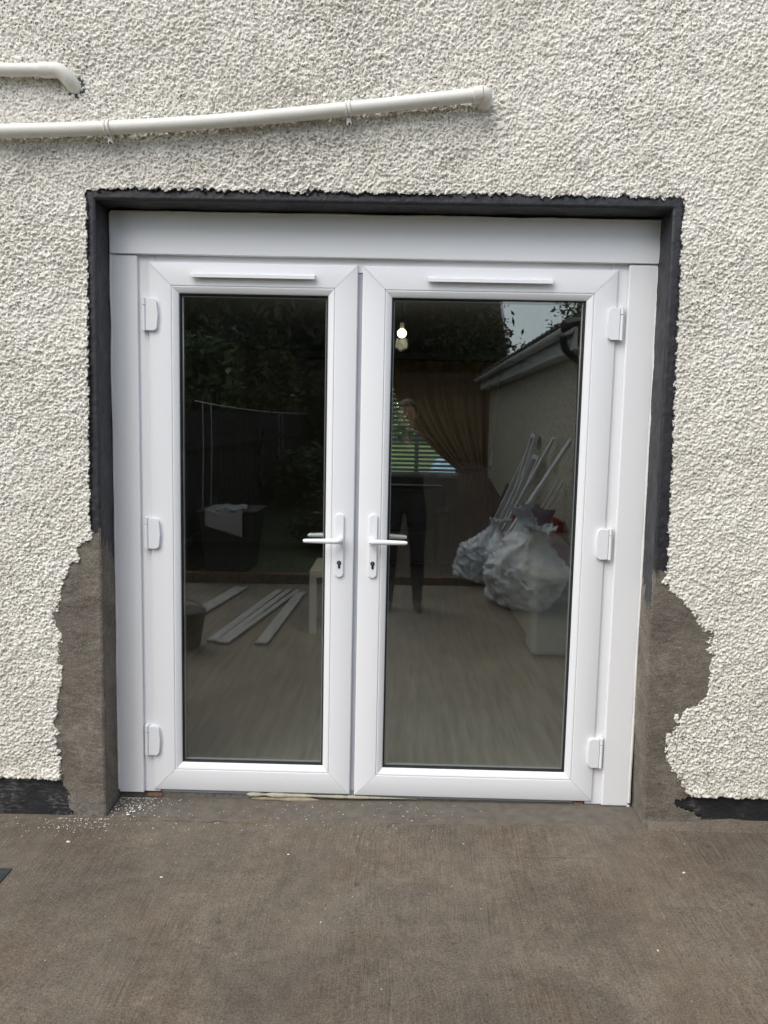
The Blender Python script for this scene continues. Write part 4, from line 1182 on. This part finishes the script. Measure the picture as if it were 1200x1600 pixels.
# sacks of rubble
def sack(loc, size, seed, mat, label, lean=(0, 0, 0)):
    n_, m_ = 73, 46
    t = thing('rubble_sack', label, 'sack', loc, 'filled sacks beside the garage')
    V_, A_ = np.meshgrid(np.linspace(0, 1, m_), np.linspace(0, 2 * math.pi, n_), indexing='ij')
    cs, sn = np.cos(A_), np.sin(A_)
    body = np.where(V_ < 0.5, 0.78 + 0.22 * np.sin(math.pi * V_), 1.0 - 0.80 * sstep(0.45, 0.90, V_))
    body = np.where(V_ > 0.90, 0.20 + 0.16 * sstep(0.90, 1.0, V_), body)
    body = body * sstep(-0.01, 0.05, V_)
    q = fbm(cs * 1.2 + seed, sn * 1.2 + V_ * 2.2, 1.3, seed, 3) - 0.5
    rid = 1 - 2 * abs(fbm(cs * 2.0 + 3 * V_ + seed, sn * 2.0 - 4 * V_, 1.7, seed + 5, 4) - 0.5)
    cre = 1 - 2 * abs(fbm(A_ * 1.5, V_ * 9 + cs, 1.6, seed + 9, 3) - 0.5)
    frill = np.sin(A_ * 11 + seed + 4 * q) * 0.16 * sstep(0.80, 1.0, V_)
    r = body * (1 + 0.75 * q + 0.30 * (rid - 0.7) + 0.16 * (cre - 0.7) + frill)
    slump = 0.22 * size[0] * V_ ** 2
    P = np.stack([0.5 * size[0] * r * cs + slump * math.cos(seed), 0.5 * size[1] * r * sn + slump * math.sin(seed), size[2] * (V_ + 0.16 * q * V_)], -1)
    P[:, -1] = P[:, 0]
    MB().grid(P).build('bag', mat, t, 0, smooth=True)
    k = int(0.90 * (m_ - 1))
    MB().tube([tuple(p * np.array([1.04, 1.04, 1])) for p in P[k]], 0.008, 6).build('tie', mat, t, 0, smooth=True)
    t.rotation_euler = lean
    return t
sack((0.93, -4.35, 0.02), (0.48, 0.46, 0.66), 31, 'sack', 'pale grey rubble sack furthest from the garage wall', (0.05, 0.22, 0))
sack((1.22, -3.40, 0.02), (0.58, 0.54, 0.70), 32, 'sack', 'bulging pale rubble sack nearest the doors', (-0.05, 0.10, 0.4))
sack((1.45, -4.00, 0.02), (0.62, 0.66, 0.80), 33, 'sack', 'pale rubble sack close against the garage wall', (0.0, -0.05, 1.2))
sack((1.46, -3.55, 0.02), (0.50, 0.50, 0.80), 34, 'purple', 'dull purple sack behind the pale rubble sacks', (0.0, 0.05, 2.0))

# old window frames and planks leaning on the garage wall
def lean_frame(base, top, width, label, mat='whitepaint', bar=0.05):
    b = Vector(base); tp = Vector(top); up = (tp - b); Lh = up.length; up.normalize()
    sd = Vector((0, 1, 0)); sd = (sd - up * sd.dot(up)).normalized(); nr = sd.cross(up)
    mt = Matrix((sd, nr, up)).transposed().to_4x4(); mt.translation = b
    t = thing('old_window_frame', label, 'window frame', base, 'old white frames leaning on the garage')
    t.matrix_world = mt
    for a_, c_ in (((-width / 2, -0.025, 0), (-width / 2 + bar, 0.025, Lh)), ((width / 2 - bar, -0.025, 0), (width / 2, 0.025, Lh)), ((-width / 2 + bar, -0.024, 0), (width / 2 - bar, 0.024, bar)), ((-width / 2 + bar, -0.024, Lh - bar), (width / 2 - bar, 0.024, Lh))):
        MB().box(a_, c_).build('frame_bar', mat, t, 0.004)
def lean_plank(base, top, label, w=0.07, th=0.03):
    b = Vector(base); tp = Vector(top); up = (tp - b); Lh = up.length; up.normalize()
    sd = Vector((0, 1, 0)); sd = (sd - up * sd.dot(up)).normalized(); nr = sd.cross(up)
    mt = Matrix((sd, nr, up)).transposed().to_4x4(); mt.translation = b
    o = MB().prism([(-w / 2, -th / 2), (w / 2, -th / 2), (w / 2, th * 0.3), (w / 2 - 0.012, th / 2), (-w / 2, th / 2)], 0, Lh, 'z').build('leaning_plank', 'whitepaint', None, 0.003)
    o.matrix_world = mt
    return tag(o, label, 'plank', 'white planks leaning on the garage')
lean_frame((1.25, -6.35, 0.03), (1.74, -6.25, 1.22), 0.42, 'old white window frame furthest along the garage wall')
lean_frame((1.28, -5.75, 0.03), (1.74, -5.72, 1.22), 0.40, 'old white window frame next to the leaning planks')
lean_frame((1.38, -6.10, 0.03), (1.76, -6.05, 1.46), 0.30, 'taller narrow white frame behind the others')
lean_plank((1.165, -5.47, 0.03), (1.755, -4.94, 1.43), 'white plank leaning on the garage, third from the doors')
lean_plank((1.07, -4.87, 0.03), (1.755, -4.12, 1.43), 'wide white plank leaning on the garage, nearest the doors', 0.10)
lean_plank((1.32, -4.95, 0.03), (1.75, -4.55, 1.05), 'short thin white strip leaning beside the planks', 0.035, 0.02)
lean_plank((1.36, -4.85, 0.03), (1.755, -4.40, 1.02), 'shortest thin white strip leaning by the red crate', 0.03, 0.02)
rc = thing('plastic_crate', 'red plastic crate on the ground by the garage wall', 'crate', (1.55, -4.55, 0.02))
for a_, c_, nm in (((-0.2, -0.28, 0), (0.2, 0.28, 0.03), 'base'), ((-0.2, -0.28, 0.031), (-0.18, 0.28, 0.62), 'side'), ((0.18, -0.28, 0.031), (0.2, 0.28, 0.62), 'side'), ((-0.179, -0.28, 0.031), (0.179, -0.26, 0.62), 'side'), ((-0.179, 0.26, 0.031), (0.179, 0.28, 0.62), 'side')):
    MB().box(a_, c_).build(nm, 'red', rc, 0.004)
# dark corrugated panel
o = MB().box((-0.02, -0.35, 0), (0.02, 0.35, 0.75)).build('corrugated_panel', 'asbestos', None, 0.004, loc=(1.40, -7.3, 0.06)); o.rotation_euler = (0, 0.35, 0.1)
tag(o, 'dark ribbed panel leaning on the garage at the far end', 'panel')

# offcut planks lying on the concrete at the left
for i, (x0, y0, x1, y1, w, lab) in enumerate(((-1.09, -2.09, -0.90, -3.80, 0.07, 'white plastic offcut lying leftmost in the pile on the concrete'), (-1.03, -2.05, -0.82, -3.82, 0.06, 'white plastic offcut in the middle of the pile'), (-0.99, -2.04, -0.74, -3.81, 0.05, 'thin white plastic offcut on the right of the pile'), (-0.75, -2.04, -0.70, -3.70, 0.085, 'wide white board lying apart right of the pile'), (-1.40, -2.75, -1.25, -3.90, 0.12, 'grey white board lying by the black bucket'))):
    d = Vector((x1 - x0, y1 - y0, 0)); Ln = d.length
    o = MB().prism([(-w / 2, 0), (w / 2, 0), (w / 2, 0.014), (w / 2 - 0.006, 0.018), (-w / 2, 0.018)], 0, Ln).build('plastic_offcut', 'greypaint', None, 0.002, loc=(x0, y0, ground_z(x0) + 0.004))
    o.rotation_euler = (0, 0, math.atan2(d.y, d.x) - math.pi / 2)
    tag(o, lab, 'offcut', 'white offcuts on the concrete')

bu = thing('bucket', 'black builders bucket standing by the offcuts', 'bucket', (-1.24, -1.98, ground_z(-1.24)))
MB().tube([(0, 0, 0.0), (0, 0, 0.02), (0, 0, 0.24), (0, 0, 0.255), (0, 0, 0.25), (0, 0, 0.03)], [0.095, 0.10, 0.135, 0.145, 0.130, 0.095], 24).build('tub', 'blackplastic', bu, 0, smooth=True)
MB().tube([(0.14 * math.cos(a), 0.02, 0.235 + 0.10 * math.sin(a)) for a in np.linspace(0, math.pi, 16)], 0.004, 8).build('bail_handle', 'darkmetal', bu, 0, smooth=True)

# black bin with white cloth, hose coils, washing line
bn = thing('garden_bin', 'black lidded bin by the left fence', 'bin', (-1.46, -4.55, 0.02))
MB().add([(-0.2, -0.2, 0.05), (0.2, -0.2, 0.05), (0.2, 0.2, 0.05), (-0.2, 0.2, 0.05), (-0.26, -0.26, 0.62), (0.26, -0.26, 0.62), (0.26, 0.26, 0.62), (-0.26, 0.26, 0.62)], [(0, 3, 2, 1), (4, 5, 6, 7), (0, 1, 5, 4), (1, 2, 6, 5), (2, 3, 7, 6), (3, 0, 4, 7)]).build('body', 'blackplastic', bn, 0.02)
MB().box((-0.28, -0.28, 0.622), (0.28, 0.28, 0.66)).build('lid', 'blackplastic', bn, 0.015)
P = np.zeros((14, 14, 3))
for i in range(14):
    for j in range(14):
        x = -0.19 + 0.34 * i / 13; y = -0.33 - 0.002 * i + 0.5 * j / 13
        P[i, j] = (x, y if y > -0.295 else -0.295, 0.672 + 0.012 * math.sin(i * 1.1) * math.sin(j * 0.8) if y > -0.29 else 0.672 - (abs(y) - 0.29) * 4)
P[..., 0] += -1.46; P[..., 1] = -4.55 - (P[..., 1]); P[..., 2] += 0.02
o = MB().grid(P).build('cloth', 'cloth', None, 0, smooth=True); tag(o, 'white cloth thrown over the black bin', 'cloth')
for (x, y, z, r, lab) in ((-1.81, -7.8, 1.27, 0.20, 'larger black hose coil hung on the dark fence'), (-1.81, -7.9, 0.74, 0.13, 'smaller black hose coil hung low on the dark fence')):
    mb = MB()
    for k in range(4):
        rr = r - 0.02 * k
        mb.tube([(0.015 * (k % 2), rr * math.cos(a), rr * math.sin(a)) for a in np.linspace(0, 2 * math.pi, 30)], 0.011, 6, cap=False)
    tag(mb.build('hose_coil', 'blackplastic', None, 0, smooth=True, loc=(x + 0.04, y, z)), lab, 'hose')
wl = thing('washing_line', 'white washing line strung along the top of the left fence', 'washing line', (-2.4, -6.2, 1.9))
wp = [(-1.78, -4.4, 1.72), (-1.75, -6.0, 1.69), (-1.72, -9.0, 1.69), (-1.68, -13.3, 1.76)]
rel(MB().tube(interp(wp, 40), 0.007, 6), (-2.4, -6.2, 1.9)).build('line', 'rope', wl, 0, smooth=True)
for (y, l_) in ((-4.6, 1.1), (-4.95, 1.1), (-9.3, 0.75), (-9.7, 0.75)):
    rel(MB().tube([(-1.76, y, 1.71), (-1.755, y - 0.03, 1.71 - l_ * 0.4), (-1.75, y + 0.02, 1.71 - l_)], 0.005, 6), (-2.4, -6.2, 1.9)).build('loose_end', 'rope', wl, 0, smooth=True)

# ------------------------------------------------------------------ the photographer, standing behind the camera
def person():
    J = {}; E = []; Rr = {}
    def jt(nm, p, r, par=None):
        J[nm] = p; Rr[nm] = r
        if par: E.append((par, nm))
    bx0, by0, g = 0.24, -3.20, 0.016
    jt('pelvis', (bx0, by0, 0.93), (0.165, 0.115))
    jt('waist', (bx0, by0 + 0.01, 1.06), (0.150, 0.105), 'pelvis')
    jt('chest', (bx0, by0 + 0.005, 1.26), (0.175, 0.118), 'waist')
    jt('collar', (bx0, by0 - 0.005, 1.42), (0.115, 0.085), 'chest')
    jt('neck', (bx0, by0 + 0.01, 1.48), (0.052, 0.055), 'collar')
    jt('jaw', (bx0, by0 + 0.045, 1.545), (0.066, 0.078), 'neck')
    jt('brow', (bx0, by0 + 0.035, 1.635), (0.076, 0.094), 'jaw')
    jt('crown_', (bx0, by0 + 0.022, 1.70), (0.058, 0.072), 'brow')
    for s, n in ((-1, 'l'), (1, 'r')):
        jt('hip' + n, (bx0 + s * 0.095, by0, 0.87), (0.098, 0.098), 'pelvis')
        jt('thigh' + n, (bx0 + s * 0.105, by0 + 0.01, 0.68), (0.082, 0.085), 'hip' + n)
        jt('knee' + n, (bx0 + s * 0.110, by0 + 0.02, 0.50), (0.060, 0.062), 'thigh' + n)
        jt('calf' + n, (bx0 + s * 0.115, by0 - 0.005, 0.36), (0.060, 0.064), 'knee' + n)
        jt('ankle' + n, (bx0 + s * 0.120, by0 - 0.02, 0.10), (0.040, 0.044), 'calf' + n)
        jt('heel' + n, (bx0 + s * 0.120, by0 - 0.03, 0.055), (0.042, 0.042), 'ankle' + n)
        jt('ball' + n, (bx0 + s * 0.130, by0 + 0.11, 0.045), (0.044, 0.032), 'heel' + n)
        jt('toe' + n, (bx0 + s * 0.135, by0 + 0.18, 0.040), (0.032, 0.024), 'ball' + n)
        jt('sh' + n, (bx0 + s * 0.185, by0, 1.385), (0.066, 0.066), 'collar')
        jt('uparm' + n, (bx0 + s * 0.225, by0 + 0.03, 1.25), (0.052, 0.052), 'sh' + n)
        jt('elbow' + n, (bx0 + s * 0.235, by0 + 0.08, 1.13), (0.043, 0.043), 'uparm' + n)
        tx = 0.146 + s * 0.075
        jt('fore' + n, ((bx0 + s * 0.235) * 0.5 + tx * 0.5, by0 + 0.20, 1.27), (0.038, 0.038), 'elbow' + n)
        jt('wrist' + n, (tx + s * 0.015, by0 + 0.295, 1.385), (0.027, 0.024), 'fore' + n)
        jt('palm' + n, (tx + s * 0.006, by0 + 0.318, 1.44), (0.032, 0.018), 'wrist' + n)
        for k in range(4):       # fingers curled round the back edge of the phone
            zf = 1.452 + 0.020 * k
            ln = (0.8, 0.95, 1.0, 0.85)[k]
            jt('f%da%s' % (k, n), (tx - s * 0.006, by0 + 0.340, zf), (0.0095, 0.0095), 'palm' + n)
            jt('f%db%s' % (k, n), (tx - s * (0.006 + 0.020 * ln), by0 + 0.352, zf + 0.006), (0.0085, 0.0085), 'f%da%s' % (k, n))
            jt('f%dc%s' % (k, n), (tx - s * (0.006 + 0.038 * ln), by0 + 0.350, zf + 0.008), (0.0072, 0.0072), 'f%db%s' % (k, n))
        jt('t0' + n, (tx - s * 0.004, by0 + 0.305, 1.455), (0.012, 0.012), 'palm' + n)
        jt('t1' + n, (tx - s * 0.020, by0 + 0.310, 1.480), (0.0105, 0.0105), 't0' + n)
        jt('t2' + n, (tx - s * 0.030, by0 + 0.313, 1.503), (0.0085, 0.0085), 't1' + n)
    names = list(J)
    me = bpy.data.meshes.new('person_skeleton')
    me.from_pydata([J[n] for n in names], [(names.index(a), names.index(b)) for a, b in E], [])
    o = bpy.data.objects.new('person_skeleton', me); COL.objects.link(o)
    md = o.modifiers.new('skin', 'SKIN'); md.use_smooth_shade = True
    for i, n in enumerate(names):
        sv = me.skin_vertices[0].data[i]; sv.radius = Rr[n]; sv.use_root = (n == 'pelvis')
    sb = o.modifiers.new('sub', 'SUBSURF'); sb.levels = 2; sb.render_levels = 2
    bpy.context.view_layer.update()
    dg = bpy.context.evaluated_depsgraph_get()
    body = bpy.data.meshes.new_from_object(o.evaluated_get(dg))
    bpy.data.objects.remove(o)
    body.materials.clear()
    for k in ('jeans', 'jacket', 'skin', 'shoe'): body.materials.append(M[k])
    for p in body.polygons:
        c_ = p.center; p.use_smooth = True
        if c_.z < 0.085: p.material_index = 3
        elif c_.z < 0.96: p.material_index = 0
        elif c_.z > 1.475 and abs(c_.x - bx0) < 0.14 and c_.y < by0 + 0.16: p.material_index = 2
        elif c_.y > by0 + 0.285: p.material_index = 2
        else: p.material_index = 1
    t = thing('person', 'person in dark jacket and trousers holding up a phone, mirrored in the glass', 'person', (bx0, by0, 0.0))
    b = bpy.data.objects.new('body', body); COL.objects.link(b); b.parent = t; b.location = (-bx0, -by0, 0)
    # face: nose, eyes, mouth, ears
    hx, hy = bx0, by0 + 0.04
    def fp(mb, nm, mat): return rel(mb, (bx0, by0, 0)).build(nm, mat, t, 0, smooth=True)
    fp(MB().tube([(hx, by0 + 0.122, 1.632), (hx, by0 + 0.140, 1.602), (hx, by0 + 0.120, 1.588)], [0.007, 0.013, 0.009], 10), 'nose', 'skin')
    for s in (-1, 1):
        fp(MB().tube([(hx + s * 0.030 - 0.012, by0 + 0.118, 1.627), (hx + s * 0.030, by0 + 0.123, 1.628), (hx + s * 0.030 + 0.012, by0 + 0.118, 1.627)], [0.003, 0.006, 0.003], 8), 'eye', 'gasket')
        fp(MB().tube([(hx + s * 0.074, by0 + 0.03, 1.59), (hx + s * 0.084, by0 + 0.022, 1.615), (hx + s * 0.078, by0 + 0.03, 1.64)], [0.007, 0.013, 0.008], 8), 'ear', 'skin')
    fp(MB().tube([(hx - 0.024, by0 + 0.112, 1.562), (hx, by0 + 0.119, 1.560), (hx + 0.024, by0 + 0.112, 1.562)], [0.003, 0.006, 0.003], 8), 'mouth', simple('lips', (0.35, 0.15, 0.13), None, rough=0.5))
    # hair cap
    n_, m_ = 24, 12; P = np.zeros((m_, n_, 3))
    for i in range(m_):
        ph = (math.pi * 0.56) * i / (m_ - 1)
        for j in range(n_):
            a = 2 * math.pi * j / (n_ - 1); cut = 1.0 if math.sin(a) < 0.3 else 0.62
            ph2 = ph * cut
            P[i, j] = (hx + 0.088 * math.sin(ph2) * math.cos(a), by0 + 0.026 + 0.104 * math.sin(ph2) * math.sin(a), 1.640 + 0.098 * math.cos(ph2))
    fp(MB().grid(P), 'hair', 'hair')
person()
ph = MB().box((-0.078, -0.0045, -0.038), (0.078, 0.0045, 0.038)).build('phone', 'phone', None, 0.003, loc=(0.146, -2.838, 1.485))
tag(ph, 'black phone held level in both hands by the person', 'phone')
